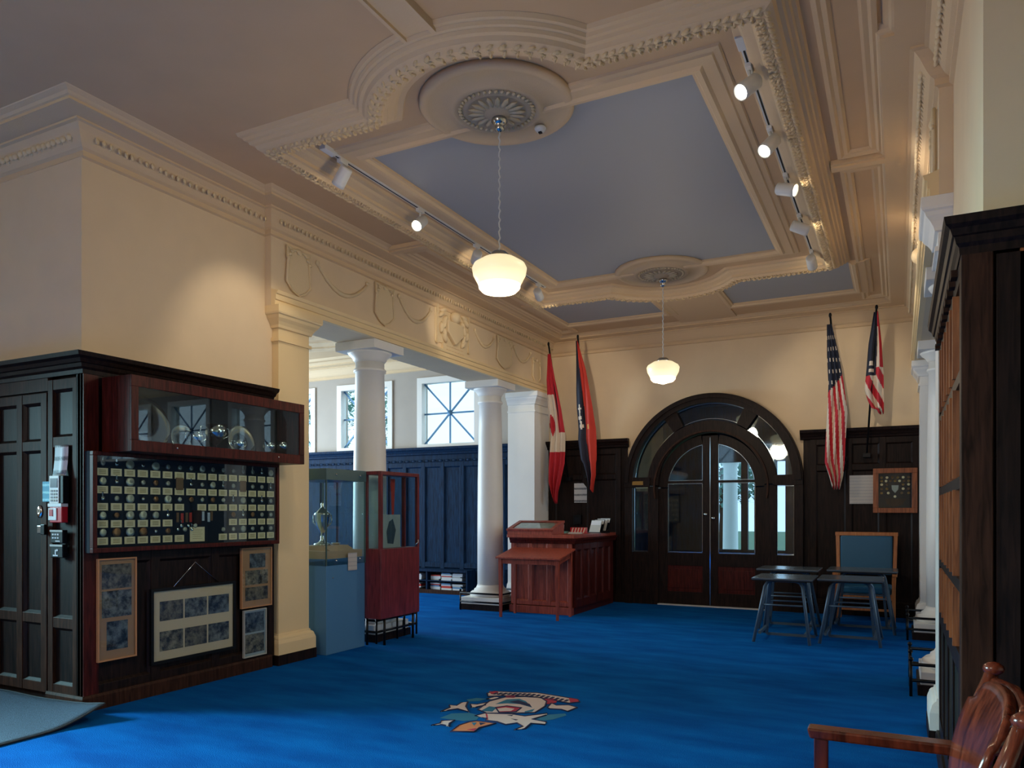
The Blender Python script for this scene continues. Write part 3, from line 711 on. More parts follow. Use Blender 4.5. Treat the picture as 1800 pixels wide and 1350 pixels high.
for s in (-1, 1):
    leaf_ = bpy.data.objects.new('door_leaf', None); COL.objects.link(leaf_); leaf_.parent = r
    zs, rg_ = 1.89, .68; x0, x1 = .12, .68
    # arched leaf built around the pane
    def P(a): return (s * rg_ * cos(a), zs + rg_ * sin(a))
    n = 14; am = math.acos(x0 / rg_)
    m = MB()
    ringseg(m, .68, .82, 0 if s > 0 else pi - am, am if s > 0 else pi, 0, .06  , 1.89, 16)
    m.box(s * .005, s * x0, 0, .06, .02, 2.69); m.box(s * .68, s * .82, 0, .06, .02, 1.87)
    m.box(s * x0, s * .68, 0, .06, .64, .84); m.box(s * x0, s * .68, 0, .06, .02, .22)
    m.build('leaf_frame', 'oak', leaf_)
    B(s * x0, s * .68, .015, .045, .22, .64).build('bottom_panel', 'mahog', leaf_)
    B(s * (x0 + .05), s * .65, .006, .015, .28, .58).build('raised_field', 'mahog', leaf_, bevel=.005)
    B(s * x0, s * .68, -.005, .06, 1.95, 1.985).build('muntin', 'oak', leaf_)
    B(s * x0, s * .68, .03, .036, .84, 1.95).build('pane', 'bevel', leaf_)
    pts = [(s * x0, 1.985), (s * math.sqrt(rg_**2 - (1.985 - zs)**2), 1.985)]
    a0 = math.asin((1.985 - zs) / rg_)
    pts += [(s * rg_ * cos(a0 + (am - a0) * k / 12), zs + rg_ * sin(a0 + (am - a0) * k / 12)) for k in range(1, 13)]
    MB().prism(pts, .03, .036).build('pane', 'bevel', leaf_)
    o = MB(); xa, xb = sorted((s * (x0 + .003), s * .677))
    for q in ((xa, xa + .008, .845, 1.945), (xb - .008, xb, .845, 1.945), (xa, xb, .845, .858), (xa, xb, 1.99, 1.997), (xa, xb, 1.938, 1.945)): o.box(q[0], q[1], .02, .03, q[2], q[3])
    ringseg(o, .668, .676, a0 if s > 0 else pi - am, am if s > 0 else pi - a0, .02, .03  , 1.89, 14)
    q = s * (x0 + .005); o.box(q - .004, q + .004, .02, .03, 1.99, 2.55)
    o.build('bevel_edge', 'bevedge', leaf_)
    k = MB().lathe([(.0, 0), (.02, 0), (.012, .01), (.01, .03), (.026, .045), (.026, .06), (.0, .07)], 16, s * .06, 0, 1.40 if s > 0 else 1.46, 'y').build('knob', 'silver', leaf_)
B(-.006, .006, -.012, .002, .03, 2.66).build('meeting_strip', 'bevedge', r)
B(-.83, .83, -.06, .10, 0, .018).build('threshold', 'offwhite', r)
B(-1.24, -1.06, -.10, -.09, 1.93, 1.99).build('label_plate', 'brass', r)
# vestibule and outdoors seen through the glass
w = MB(); w.box(-4.3, -4.15, YF + .25, 14.8, 0, 3.6); w.box(-1.05, -.9, YF + .25, 14.8, 0, 3.6); w.box(-4.3, -.9, YF + .25, 14.8, 3.5, 3.6)
for a, b in ((-4.15, -3.10), (-2.66, -2.54), (-2.42, -2.02), (-1.87, -1.05)): w.box(a, b, 14.7, 14.8, 0, 3.5)
w.box(-4.15, -1.05, 14.7, 14.8, 2.43, 3.5); w.box(-4.15, -1.05, 14.7, 14.8, 0, .78)
struct('wall_vestibule', 'dark blue-green panelled vestibule beyond the arched door', w, 'oakblue')
struct('trim_26', 'stone vestibule floor', B(-4.3, -.9, YF + .25, 14.8, -.1, 0), 'stone')
struct('trim_27', 'lawn outside the windows', B(-40, 40, 14.8, 60, -.12, -.02), 'grass')
c = thing('porch_column', 'white porch column outside seen through the right door leaf', 'column', (-3.34, 17.2, -.02))
MB().lathe([(.0, 0), (.3, 0), (.3, .15), (.2, .2), (.17, .3), (.15, 2.5), (.2, 2.6), (.24, 2.75), (.0, 2.75)], 20).build('shaft', 'column', c)
B(-.28, .28, -.28, .28, 2.75, 2.85).build('capital', 'column', c)
def tree(x, y, h, rr, lab, n=1500):
    t = thing('garden_tree', lab, 'tree', (x, y, -.02), 0, 'trees outside the windows')
    MB().tube([(0, 0, 0), (.05, 0, h * .35), (0, .05, h * .7)], [.16, .12, .07], 8).build('trunk', 'oakmid', t)
    o = MB()
    for k in range(n):
        a = random.uniform(0, 2 * pi); b = random.uniform(-1, 1); q = random.uniform(.3, 1) ** .5 * rr; s = math.sqrt(1 - b * b)
        cpt = Vector((q * s * cos(a), q * s * sin(a), h * .68 + q * b * .9)); u = Vector((random.uniform(-1, 1), random.uniform(-1, 1), random.uniform(-1, 1))).normalized()
        v_ = u.cross(Vector((0, 0, 1))).normalized(); L = random.uniform(.06, .13)
        o.add([cpt - u * L, cpt + v_ * L * .6, cpt + u * L, cpt - v_ * L * .6], [(0, 1, 2, 3)])
    tag(o.build('leaves', 'leaf', t), kind='stuff')
tree(-13.9, 17.5, 5.4, 1.7, 'leafy tree outside the second alcove window')
tree(-17.6, 18.0, 5.6, 1.7, 'leafy tree outside the leftmost alcove window')
tree(-13.4, 20.5, 3.5, 1.2, 'small tree low outside the brightest alcove window', 700)
tree(-4.4, 21.5, 3.9, 1.3, 'leafy tree outside seen through the arched door', 1500)
tree(4.5, 17.5, 5.2, 1.7, 'leafy tree outside the right alcove')

# ================================================================== LEFT BOX FITTINGS
def YB(name, mats, root, **k): pass
# upper display cabinet
c = thing('wall_display_case', 'long mahogany glass-fronted cabinet of silverware over the medal board', 'cabinet', (XW, 3.75, 1.95), HP)
L = 1.84; D = .32; Hh = .57; t = .025
B(0, L, -D, 0, 0, t).build('bottom', 'mahog', c); B(0, L, -D, 0, Hh - t, Hh).build('top', 'mahog', c)
B(0, t, -D, 0, t, Hh - t).build('side', 'mahog', c); B(L - t, L, -D, 0, t, Hh - t).build('side', 'mahog', c); B(t, L - t, -.015, 0, t, Hh - t).build('back', 'velvet', c)
f = MB(); f.box(0, L, -D - .02, -D, 0, .085); f.box(0, L, -D - .02, -D, Hh - .085, Hh); f.box(0, .06, -D - .02, -D, .085, Hh - .085); f.box(L - .06, L, -D - .02, -D, .085, Hh - .085)
fr = f.build('door_frame', 'mahog', c, bevel=.003)
B(.06, L - .06, -D - .012, -D - .008, .085, Hh - .085).build('pane', 'glasscase', c)
for x in (.4, 1.5): MB().lathe([(.0, 0), (.008, 0), (.008, .006), (0, .008)], 10, x, -D - .02, .05, 'y').build('lock', 'silver', fr)
def silver(name, label, yy, prof=None, tilt=None, mb=None, d=.16, cat='silverware'):
    cc = thing(name, label, cat, (XW + d, 3.75 + yy, 1.976), HP)
    return cc
def plate(label, yy, R, d=.1):
    cc = silver('silver_tray', label, yy, d=d, cat='tray')
    o = MB().lathe([(0, 0), (R * .82, 0), (R * .86, .01), (R * .97, .014), (R, .02), (R * .97, .024), (R * .84, .018), (0, .012)], 40, axis='y')
    o.xf(Matrix.Translation((0, -.0, R * .985)) @ Matrix.Rotation(radians(-12), 4, 'X'))
    o.build('dish', 'silver', cc); MB().bar((-.05, -.02, .0), (.05, -.02, .0), .02).xf(Matrix.Translation((0, 0, .01))).build('stand', 'blackp', cc)
plate('large round silver tray standing at the left end of the display cabinet', .3, .22, .09)
plate('smaller round silver tray propped behind a cup', .68, .13, .06)
plate('round silver plate in the right half of the display cabinet', 1.29, .16, .08)
def cup(label, yy, s, d=.2, handles=True):
    cc = silver('silver_cup', label, yy, d=d, cat='cup')
    MB().lathe([(0, 0), (.05 * s, 0), (.05 * s, .012), (.015 * s, .03), (.012 * s, .07 * s), (.04 * s, .09 * s), (.07 * s, .14 * s), (.075 * s, .2 * s), (.07 * s, .2 * s), (.035 * s, .1 * s), (0, .1 * s)], 24).build('bowl', 'silver', cc)
    if handles:
        for q in (-1, 1): MB().tube([(q * .068 * s, 0, .18 * s), (q * .11 * s, 0, .185 * s), (q * .115 * s, 0, .14 * s), (q * .06 * s, 0, .11 * s)], .006, 6).build('handle', 'silver', cc)
cup('two-handled silver cup in front of the smaller tray', .66, .9, .24)
cup('tall silver rose bowl in the middle of the display cabinet', .93, 1.35, .16)
cup('silver cup right of the middle of the display cabinet', 1.09, .75, .27)
cup('small footed silver cup at the right end of the display cabinet', 1.68, .9, .2, False)
cup('silver goblet beside the right plate', 1.5, .8, .22, False)
for nm, yy in (('leftmost', .12), ('middle', .19), ('rightmost', .26)):
    cc = thing('glass_tumbler', 'small silvery tumbler before the large tray, %s of three' % nm, 'glass', (XW + .25, 3.75 + yy + .02, 1.976), 0, 'tumblers in the display cabinet')
    MB().lathe([(0, 0), (.022, 0), (.026, .07), (.024, .07), (.02, .006), (0, .006)], 16).build('tumbler', 'silver', cc)

# medal board
c = thing('medal_case', 'wide shallow glass case of medals with rows of ivory caption cards', 'display case', (XW, 3.61, 1.19), HP)
L = 1.90; Hh = .76; D = .10
B(0, L, -.06, 0, 0, Hh).build('back_board', 'velvet', c)
for n_, q in (('frame_rail', (0, L, 0, .035)), ('frame_rail', (0, L, Hh - .03, Hh)), ('frame_stile', (0, .035, .035, Hh - .03)), ('frame_stile', (L - .03, L, .035, Hh - .03))): B(q[0], q[1], -D, -.06, q[2], q[3]).build(n_, 'mahog', c, bevel=.003)
B(.035, L - .03, -D + .012, -D + .016, .035, Hh - .03).build('pane', 'glasscase', c)
cardm = MB().box(-.045, .045, -.004, 0, -.028, .028); cardm.mi = 1
for zz in (.012, 0, -.012): cardm.box(-.028, .028, -.0048, -.004, zz - .003, zz + .003)
cardme = cardm.mesh('caption_card', ['card', 'cardink'])
def medal(r_, m_, kind=0):
    o = MB().lathe([(0, 0), (r_, 0), (r_, .006), (r_ * .8, .009), (0, .009)], 18, 0, -.004, 0, 'y')
    if kind == 1: o.box(-.006, .006, -.006, 0, r_, r_ + .025); o.lathe([(.0, 0), (.008, 0), (.008, .004), (0, .004)], 8, 0, -.003, r_ + .026, 'y')
    if kind == 2: o.v = []; o.f = []; o.m = []; o.sm = []; o.box(-r_, r_, -.008, 0, -r_ * 1.4, r_ * 1.4)
    return o.mesh('medal', m_)
meds = [medal(.02, 'oldsilver'), medal(.03, 'oldsilver'), medal(.036, 'bronze'), medal(.016, 'silver', 1), medal(.02, 'oldsilver', 1), medal(.024, 'bronze'), medal(.036, 'bronze', 2), medal(.014, 'silver'), medal(.036, 'oldsilver')]
rows = [.085, .215, .345, .475, .61]     # card centre height above case bottom
xs = [.10 + i * (1.72 / 15) for i in range(16)]
def put(me, nm, x, z, y=-.06):
    o = bpy.data.objects.new(nm, me); COL.objects.link(o); o.parent = c; o.location = (x, y, z); return o
for ri, z in enumerate(rows):
    for i, x in enumerate(xs):
        skip = (ri == 0 and i in (7, 8, 9)) or (ri == 1 and i in (6, 7, 8, 9, 10)) or (ri == 2 and i == 7)
        if not skip: put(cardme, 'caption_card', x, z)
        if not ((ri == 0 and i in (6, 7, 8, 9)) or (ri == 1 and i in (6, 7, 8, 9, 10))):
            idx = random.choice([0, 0, 1, 3, 4, 5, 7, 3, 0]);
            if i == 2 or (i, ri) in ((4, 4), (3, 1), (5, 2)): idx = 8
            if (i, ri) in ((1, 0), (3, 0)): idx = 2
            if (i, ri) in ((12, 3), (6, 3)): idx = 6
            put(meds[idx], 'medal', x, z + .065)
rib = MB().box(-.012, .012, -.006, 0, -.04, .04); ribr = rib.mesh('ribbon', 'forange'); ribw = rib.mesh('ribbon', 'offwhite'); ribn = rib.mesh('ribbon', 'bronze')
for i, (x, z, me) in enumerate([(.77, .26, ribn), (.815, .255, ribr), (.86, .26, ribn), (.90, .26, ribr), (1.03, .27, ribw), (1.09, .26, ribw), (1.12, .27, ribn)]): put(me, 'ribbon', x, z)
for i in range(6): put(meds[(7, 3, 0)[i % 3]], 'medal', .77 + .035 * i, .16 + .03 * (i % 2))
put(MB().box(-.04, .04, -.012, 0, -.06, .06).mesh('dark_plaque', 'oakmid'), 'dark_plaque', .965, .26)
big = MB().box(-.075, .075, -.005, 0, -.062, .062); big.mi = 1
for k in range(5): big.box(-.05, .05 - .01 * (k % 2), -.006, -.005, .035 - .018 * k, .038 - .018 * k)
put(big.mesh('title_card', ['card', 'cardink']), 'title_card', .97, .115)

# framed photographs under the case
PH = [photom('old_photo_%d' % k, d, l, 16, k * 3.1) for k, (d, l) in enumerate((('#2b241d', '#a08c70'), ('#33291f', '#8d7a62'), ('#241f1c', '#8c8478'), ('#15161a', '#7d7c78')))]
def frame(name, label, y0, y1, z0, z1, fm, mm, photos, fw=.02, tilt=0.0):
    c = thing(name, label, 'picture', (XW, (y0 + y1) / 2, z0), HP); hw = (y1 - y0) / 2; H_ = z1 - z0
    f = MB(); f.box(-hw, hw, -.025, 0, 0, fw); f.box(-hw, hw, -.025, 0, H_ - fw, H_); f.box(-hw, -hw + fw, -.025, 0, fw, H_ - fw); f.box(hw - fw, hw, -.025, 0, fw, H_ - fw)
    f.build('frame', fm, c); B(-hw + fw, hw - fw, -.012, -.001, fw, H_ - fw).build('mount', mm, c)
    for k, (a, b, p, q) in enumerate(photos):
        xa, xb = -hw + a * 2 * hw, -hw + b * 2 * hw
        B(xa, xb, -.014, -.012, p * H_, q * H_).build('photograph', PH[(k + int(y0 * 7)) % 4], c)
    B(-hw + fw, hw - fw, -.019, -.017, fw, H_ - fw).build('pane', 'glass', c)
    return c
frame('framed_photographs', 'tall narrow tan-mounted frame of three old photographs at the left', 3.70, 4.03, .355, 1.14, 'tan', 'tan', [(.12, .88, .70, .94), (.12, .88, .42, .68), (.24, .78, .10, .38)], .012)
c2 = frame('framed_photographs', 'wide black frame of six photographs on cream hung from a wire', 4.16, 5.04, .25, .87, 'blackp', 'cream', [(.1, .36, .56, .82), (.38, .64, .56, .82), (.66, .92, .56, .82), (.1, .36, .16, .42), (.38, .64, .16, .42), (.66, .92, .16, .42)], .025)
MB().tube([(-.24, -.012, .60), (0, -.012, .815), (.28, -.012, .60)], .004, 6).build('hanging_wire', 'silver', c2)
frame('framed_photographs', 'tan-mounted frame of three photographs at the upper right', 5.11, 5.49, .60, 1.16, 'tan', 'tan', [(.28, .8, .66, .9), (.14, .88, .38, .62), (.14, .88, .12, .34)], .01)
frame('framed_photographs', 'small grey frame of two photographs at the lower right', 5.14, 5.42, .14, .58, 'greymount', 'greymount', [(.08, .92, .52, .94), (.08, .92, .08, .48)], .01)

# things on the front of the left box (local plane y = 3.6)
def fl(name, label, cat, x, z): return thing(name, label, cat, (x, 3.598, z), 0)
c = fl('notice', 'white printed notice curling off the panel above the keypad', 'notice', -5.665, 1.77)
m = MB(); n = 8
for k in range(n + 1):
    zz = .235 * k / n; yy = -.004 - .018 * (k / n) ** 3 * 0 - (.02 * ((1 - k / n) ** 2)); m.v += [(-.085, yy, zz), (.085, yy - .004, zz)]
for k in range(n): m.f.append((2 * k, 2 * k + 1, 2 * k + 3, 2 * k + 2)); m.m.append(0); m.sm.append(True)
o = m.build('sheet', 'tp', c); sd = o.modifiers.new('s', 'SOLIDIFY'); sd.thickness = .001
c = fl('alarm_keypad', 'grey alarm keypad with screen and buttons below the notice', 'keypad', -5.665, 1.56)
B(-.08, .08, -.045, 0, 0, .21).build('housing', 'blackp', c, bevel=.005); B(-.08, .035, -.052, -.045, .0, .21).build('face', 'white', c, bevel=.003)
B(-.065, .02, -.055, -.052, .12, .19).build('screen', 'desktop', c)
for a in range(3):
    for b in range(4): B(-.062 + a * .029, -.04 + a * .029, -.056, -.052, .015 + b * .024, .03 + b * .024).build('button', 'greymount', c)
c = fl('fire_alarm', 'red and white fire alarm pull box on the panel', 'alarm', -5.675, 1.415)
B(-.07, .08, -.05, 0, 0, .12).build('housing', 'red', c, bevel=.006); B(-.085, .08, -.055, 0, .12, .145).build('top_plate', 'white', c, bevel=.002)
B(-.075, .02, -.056, -.05, .02, .11).build('label', 'white', c); B(-.06, -.02, -.06, -.056, .05, .10).build('handle', 'red', c)
for nm, z, lab in (('upper', 1.26, 'black switch box with six white marks under the fire alarm'), ('lower', 1.15, 'black switch box with white marks, lowest on the panel')):
    c = fl('switch_box', lab, 'switch', -5.675, z)
    B(-.075, .075, -.04, 0, 0, .10).build('housing', 'blackp', c, bevel=.006); B(-.075, .075, -.045, -.04, .085, .10).build('top_lip', 'greymount', c)
    o = MB()
    if nm == 'upper':
        for a in range(3): o.box(-.05 + a * .03, -.03 + a * .03, -.043, -.04, .06, .072); o.box(-.05 + a * .03, -.03 + a * .03, -.043, -.04, .035, .045)
        o.box(-.01, .045, -.043, -.04, .012, .02)
    else: o.box(-.04, .02, -.043, -.04, .012, .022); o.box(-.015, -.003, -.043, -.04, .02, .06); o.box(.0, .02, -.043, -.04, .05, .065)
    o.build('markings', 'offwhite', c)
c = fl('door_sign', 'small cyan printed sign stuck across the door edge', 'sign', -5.835, 1.575)
B(-.068, .068, -.006, -.002, 0, .155).build('sheet', 'cyantext', c)

# ================================================================== GLASS CASES
c = thing('pedestal_case', 'grey-blue pedestal display case with glass top holding a silver trophy', 'display case', (-5.62, 6.50, 0), 0)
hx, hy = .30, .32
B(-hx, hx, -hy, hy, 0, 1.0).build('pedestal', 'steelblue', c, bevel=.003)
B(-hx + .02, hx - .02, -hy + .02, hy - .02, 1.0, 1.08).build('display_base', 'sand', c)
MB().prism([(-.25, 1.08), (.25, 1.08), (.16, 1.13), (-.16, 1.13)], -.2, .2).build('display_block', 'sand', c)
o = MB()
for q in ((-hx - .004, hx + .004, -hy - .006, -hy), (-hx - .004, hx + .004, hy, hy + .006)): o.box(q[0], q[1], q[2], q[3], .93, 1.86)
o.box(hx, hx + .006, -hy, hy, .93, 1.86); o.box(-hx - .006, -hx, -hy, hy, .93, 1.86)
o.build('glass_panes', 'glasscase', c)
o = MB()
for a, b in ((-hx, -hy), (hx, -hy), (hx, hy), (-hx, hy)): o.box(a - .006, a + .006, b - .006, b + .006, .93, 1.86)
o.build('glass_edges', 'greensteel', c)
B(-hx - .012, hx + .012, -hy - .012, hy + .012, 1.83, 1.95).build('top', 'greensteel', c, bevel=.004)
for yy in (-.18, .22):
    for zz in (1.89, .98): MB().lathe([(0, 0), (.012, 0), (.012, .012), (.0, .016)], 12, hx + .01, yy, zz, 'x').build('stud', 'silver', c)
MB().lathe([(0, 0), (.008, 0), (.008, .008), (.0, .01)], 12, hx, -.22, .80, 'x').build('lock', 'silver', c)
B(hx + .008, hx + .011, .02, .17, .86, 1.05).build('notice_card', 'tpt', c)
c = thing('silver_trophy', 'tall silver lidded trophy on a dark foot inside the pedestal case', 'trophy', (-5.58, 6.42, 1.13), 0)
MB().lathe([(0, 0), (.09, 0), (.09, .02), (.05, .035), (.02, .06), (.018, .12), (.03, .15), (.06, .2), (.08, .27), (.085, .33), (.09, .34), (.07, .36), (.03, .40), (.012, .42), (.018, .45), (.0, .48)], 24).build('body', 'silver', c)
for s in (-1, 1): MB().tube([(s * .08, 0, .31), (s * .125, 0, .33), (s * .13, 0, .25), (s * .06, 0, .2)], .007, 6).build('handle', 'silver', c)
c = thing('silver_saucer', 'small silver dish beside the trophy', 'dish', (-5.56, 6.62, 1.13), 0)
MB().lathe([(0, 0), (.03, 0), (.05, .02), (.048, .024), (.02, .008), (0, .008)], 16).build('dish', 'silver', c)

c = thing('notice_cabinet', 'red-brown wooden cabinet with glazed upper half in front of the nearer column', 'cabinet', (-5.245, 7.24, .30), 0)
hx, hy = .115, .38; H1, H2 = .78, 1.61
B(-hx, hx, -hy, hy, 0, H1).build('lower_body', 'redwood', c, bevel=.003)
B(-hx, hx, -hy, hy, H2, H2 + .04).build('top', 'redwood', c, bevel=.003)
for a, b in ((-1, -1), (1, -1), (1, 1), (-1, 1)): B(a * hx, a * (hx - .035), b * hy, b * (hy - .04), H1, H2).build('post', 'redwood', c)
B(hx - .012, hx - .006, -hy + .04, hy - .04, H1, H2).build('pane', 'glasscase', c); B(-hx + .03, hx - .03, -hy + .01, -hy + .016, H1, H2).build('pane', 'glasscase', c)
B(-hx + .002, -hx + .006, -hy + .04, hy - .04, H1, H2).build('pane', 'glasscase', c)
MB().tube([(hx, hy - .08, .80), (hx + .02, hy - .06, .83), (hx + .02, hy - .05, .87)], .006, 6).build('latch', 'silver', c)
for a in (-1, 1): MB().tube([(.09, a * .28, -.30), (.09, a * .28, .0)], .015, 8).build('leg', 'black', c)
for a in (-1, 1): MB().tube([(-.09, a * .36, -.30), (-.09, a * .36, .0)], .015, 8).build('leg', 'black', c)
c = thing('standing_poster', 'pale poster with a dark figure standing inside the red-brown cabinet', 'poster', (-5.25, 7.22, 1.083), HP)
B(-.17, .17, -.006, 0, .0, .38).build('sheet', 'greymount', c); MB().prism([(-.08, .05), (.03, .04), (.08, .2), (.02, .33), (-.05, .3), (-.1, .18)], -.008, -.006).build('figure', 'desktop', c)
c = thing('red_pennant', 'narrow red pennant hanging inside the red-brown cabinet', 'pennant', (-5.3, 7.3, 1.5), HP)
MB().prism([(-.03, .38), (.05, .38), (.03, -.02), (.0, -.12)], -.01, 0).build('cloth', 'forange', c)

# ================================================================== COUNTER
c = thing('wooden_counter', 'red-brown panelled wooden counter between the column and the arched door', 'counter', (-4.70, 10.15, 0), 0)
hw = .50; dp = 1.75; ht = 1.16
B(-hw, hw, .035, dp, 0.0, ht - .05).build('body', 'mahog', c)
B(-hw - .04, hw + .05, -.04, dp, ht - .05, ht).build('countertop', 'cherry', c, bevel=.006)
B(-hw - .01, hw + .01, -.02, .04, 0, .11).build('plinth', 'cherry', c, bevel=.004)
f = bpy.data.objects.new('front', None); COL.objects.link(f); f.parent = c
panelwork(f, [-hw + .04, -hw + .33, 0.13, hw - .04], [.15, .84, 1.08], 'cherry', sw=.06, rw=.06)
sd_ = bpy.data.objects.new('side', None); COL.objects.link(sd_); sd_.parent = c; sd_.location = (hw + .03, .04, 0); sd_.rotation_euler.z = HP
panelwork(sd_, [.04, .32, .62, .92, 1.22, 1.52], [.16, 1.0], 'mahog', sw=.06, rw=.12, depth=.028)
MB().sweep([(-hw, 0), (hw + .03, 0), (hw + .03, dp)], [(0, 1.03), (.01, 1.03), (.02, 1.06), (.04, 1.09), (.045, 1.11), (0, 1.11)], side=-1).build('cornice', 'mahog', c)
# slanted glass-topped desk box
c = thing('slanted_display_box', 'sloping glass-topped wooden box with a document on the counter', 'display case', (-4.86, 10.13, ht), 0)
MB().prism([(0, 0), (.42, 0), (.42, .17), (0, .05)], -.38, .36, 'yz').build('box', 'cherry', c)
T = Matrix.Translation((0, 0, .05)) @ Matrix.Rotation(math.atan2(.12, .42), 4, 'X')
f = MB(); f.box(-.39, .37, -.01, .05, 0, .03); f.box(-.39, .37, .39, .45, 0, .03); f.box(-.39, -.33, .05, .39, 0, .03); f.box(.31, .37, .05, .39, 0, .03); f.xf(T); f.build('lid_frame', 'cherry', c)
B(-.33, .31, .05, .39, .004, .008).xf(T).build('document', photom('map_print', '#7f8a74', '#b8b6a0', 9, 4), c)
B(-.33, .31, .05, .39, .018, .021).xf(T).build('pane', 'glass', c)
# small table in front
c = thing('side_table', 'small cherry wood writing table with sloping top standing before the counter', 'table', (-4.62, 9.80, 0), 0)
MB().prism([(-.28, .83), (.28, .945), (.28, .97), (-.28, .855)], -.50, .50, 'yz').build('tabletop', 'cherry', c, bevel=.004)
B(-.44, .44, -.235, -.215, .76, .838).build('apron', 'cherry', c); B(-.44, .44, .215, .235, .84, .928).build('apron', 'cherry', c)
for q in (-.45, .43): MB().prism([(-.22, .76), (.22, .84), (.22, .928), (-.22, .838)], q, q + .02, 'yz').build('apron', 'cherry', c)
for a in (-1, 1):
    for b in (-1, 1):
        x, y = a * .44, b * .225; zt = .885 + b * .046; MB().add([(x - .016, y - .016, 0), (x + .016, y - .016, 0), (x + .016, y + .016, 0), (x - .016, y + .016, 0), (x - .026, y - .026, zt), (x + .026, y - .026, zt), (x + .026, y + .026, zt), (x - .026, y + .026, zt)],
            [(0, 3, 2, 1), (4, 5, 6, 7), (0, 1, 5, 4), (1, 2, 6, 5), (2, 3, 7, 6), (3, 0, 4, 7)]).build('leg', 'cherry', c)
# things on the counter
c = thing('tissue_box', 'red and white striped box on the counter', 'box', (-4.46, 11.05, ht), 0.1)
o = MB(); o.box(-.12, .12, -.06, .06, 0, .09); o.mi = 1
for k in range(5): o.prism([(-.11 + k * .047, 0.005), (-.09 + k * .047, 0.005), (-.065 + k * .047, .085), (-.085 + k * .047, .085)], -.0615, -.06)
o.build('carton', ['red', 'fwhite'], c)
c = thing('leaflet_stack', 'stack of white leaflets at the front edge of the counter', 'paper', (-4.4, 10.75, ht), 0.2)
for k in range(4): B(-.1 + .004 * k, .1, -.07, .07 - .005 * k, .006 * k, .006 * k + .005).build('leaflet', 'offwhite', c)
c = thing('brochure_rack', 'tilted rack of black and white brochures on the counter', 'rack', (-4.3, 11.35, ht), -.25)
B(-.12, .14, -.05, .20, 0, .012).build('base', 'blackp', c)
for k in range(4):
    s0 = B(-.1, .1, -.004, .004, 0, .2).xf(Matrix.Translation((.015 * k, -.03 + .06 * k, .012 + .012 * k)) @ Matrix.Rotation(radians(-22), 4, 'X')).build('brochure', ('greymount', 'blackp')[k % 2], c)
    B(-.09, .09, -.006, -.0041, .12, .19).xf(Matrix.Translation((.015 * k, -.03 + .06 * k, .012 + .012 * k)) @ Matrix.Rotation(radians(-22), 4, 'X')).build('heading', 'offwhite', s0)
c = thing('card_stand', 'small curved white card standing at the back of the counter', 'card', (-4.9, 11.3, ht), 0.3)
B(-.07, .07, -.003, .003, 0, .15).xf(Matrix.Rotation(radians(-35), 4, 'X')).build('card', 'offwhite', c)
c = thing('green_book', 'flat green book lying on the counter', 'book', (-4.72, 10.95, ht), 0)
B(-.1, .1, -.07, .07, 0, .03).build('cover', 'leaf', c)
# things on the far wall
def fw(name, label, cat, x, z, y=YF - .06): return thing(name, label, cat, (x, y, z), 0)
c = fw('wall_notice', 'white sheet with a cut corner pinned between the flags', 'notice', -4.83, 1.65)
MB().prism([(-.115, 0), (.115, 0), (.115, .25), (.05, .33), (-.115, .33)], -.004, 0).build('sheet', 'tp', c)
c = fw('thermostat', 'small black wall box above the counter', 'switch', -4.88, 1.28); B(-.07, .07, -.04, 0, 0, .16).build('housing', 'blackp', c, bevel=.004); B(-.04, .04, -.042, -.04, .05, .12).build('screen', 'velvet', c)
c = fw('wall_notice', 'plain pale sheet pinned beside the framed badge box', 'notice', -.49, 1.61)
B(-.16, .16, -.004, 0, 0, .41).build('sheet', 'tpt', c)
c = fw('framed_badges', 'square orange-brown frame with rows of round badges around a shield', 'picture', -.06, 1.48)
f = MB(); f.box(-.28, .28, -.05, 0, 0, .07); f.box(-.28, .28, -.05, 0, .56, .63); f.box(-.28, -.21, -.05, 0, .07, .56); f.box(.21, .28, -.05, 0, .07, .56)
f.build('frame', 'oakorangelit', c, bevel=.004); B(-.21, .21, -.02, 0, .07, .56).build('back_board', 'velvet', c)
MB().prism([(-.14, .2), (.14, .2), (.1, .12), (0, .08), (-.1, .12)], -.025, -.02).build('wooden_shield', 'oakmid', c)
MB().prism([(-.045, .39), (.045, .39), (.04, .33), (0, .28), (-.04, .33)], -.03, -.02).build('crest_shield', 'oldsilver', c)
bm_ = MB().lathe([(0, 0), (.019, 0), (.016, .006), (0, .008)], 12, 0, -.02, 0, 'y')
bmes = [bm_.mesh('badge', x) for x in ('brass', 'card', 'bronze')]
k = 0
for rw_, (z, n_) in enumerate(((.50, 6), (.45, 7), (.40, 6), (.34, 6), (.28, 5), (.23, 1))):
    for i in range(n_):
        x = (i - (n_ - 1) / 2) * (.34 / max(n_ - 1, 1) if n_ > 1 else 0)
        if abs(x) < .06 and .27 < z < .42: continue
        o = bpy.data.objects.new('badge', bmes[k % 3]); k += 1; COL.objects.link(o); o.parent = c; o.location = (x, 0, z)
B(-.21, .21, -.042, -.038, .07, .56).build('pane', 'glass', c)

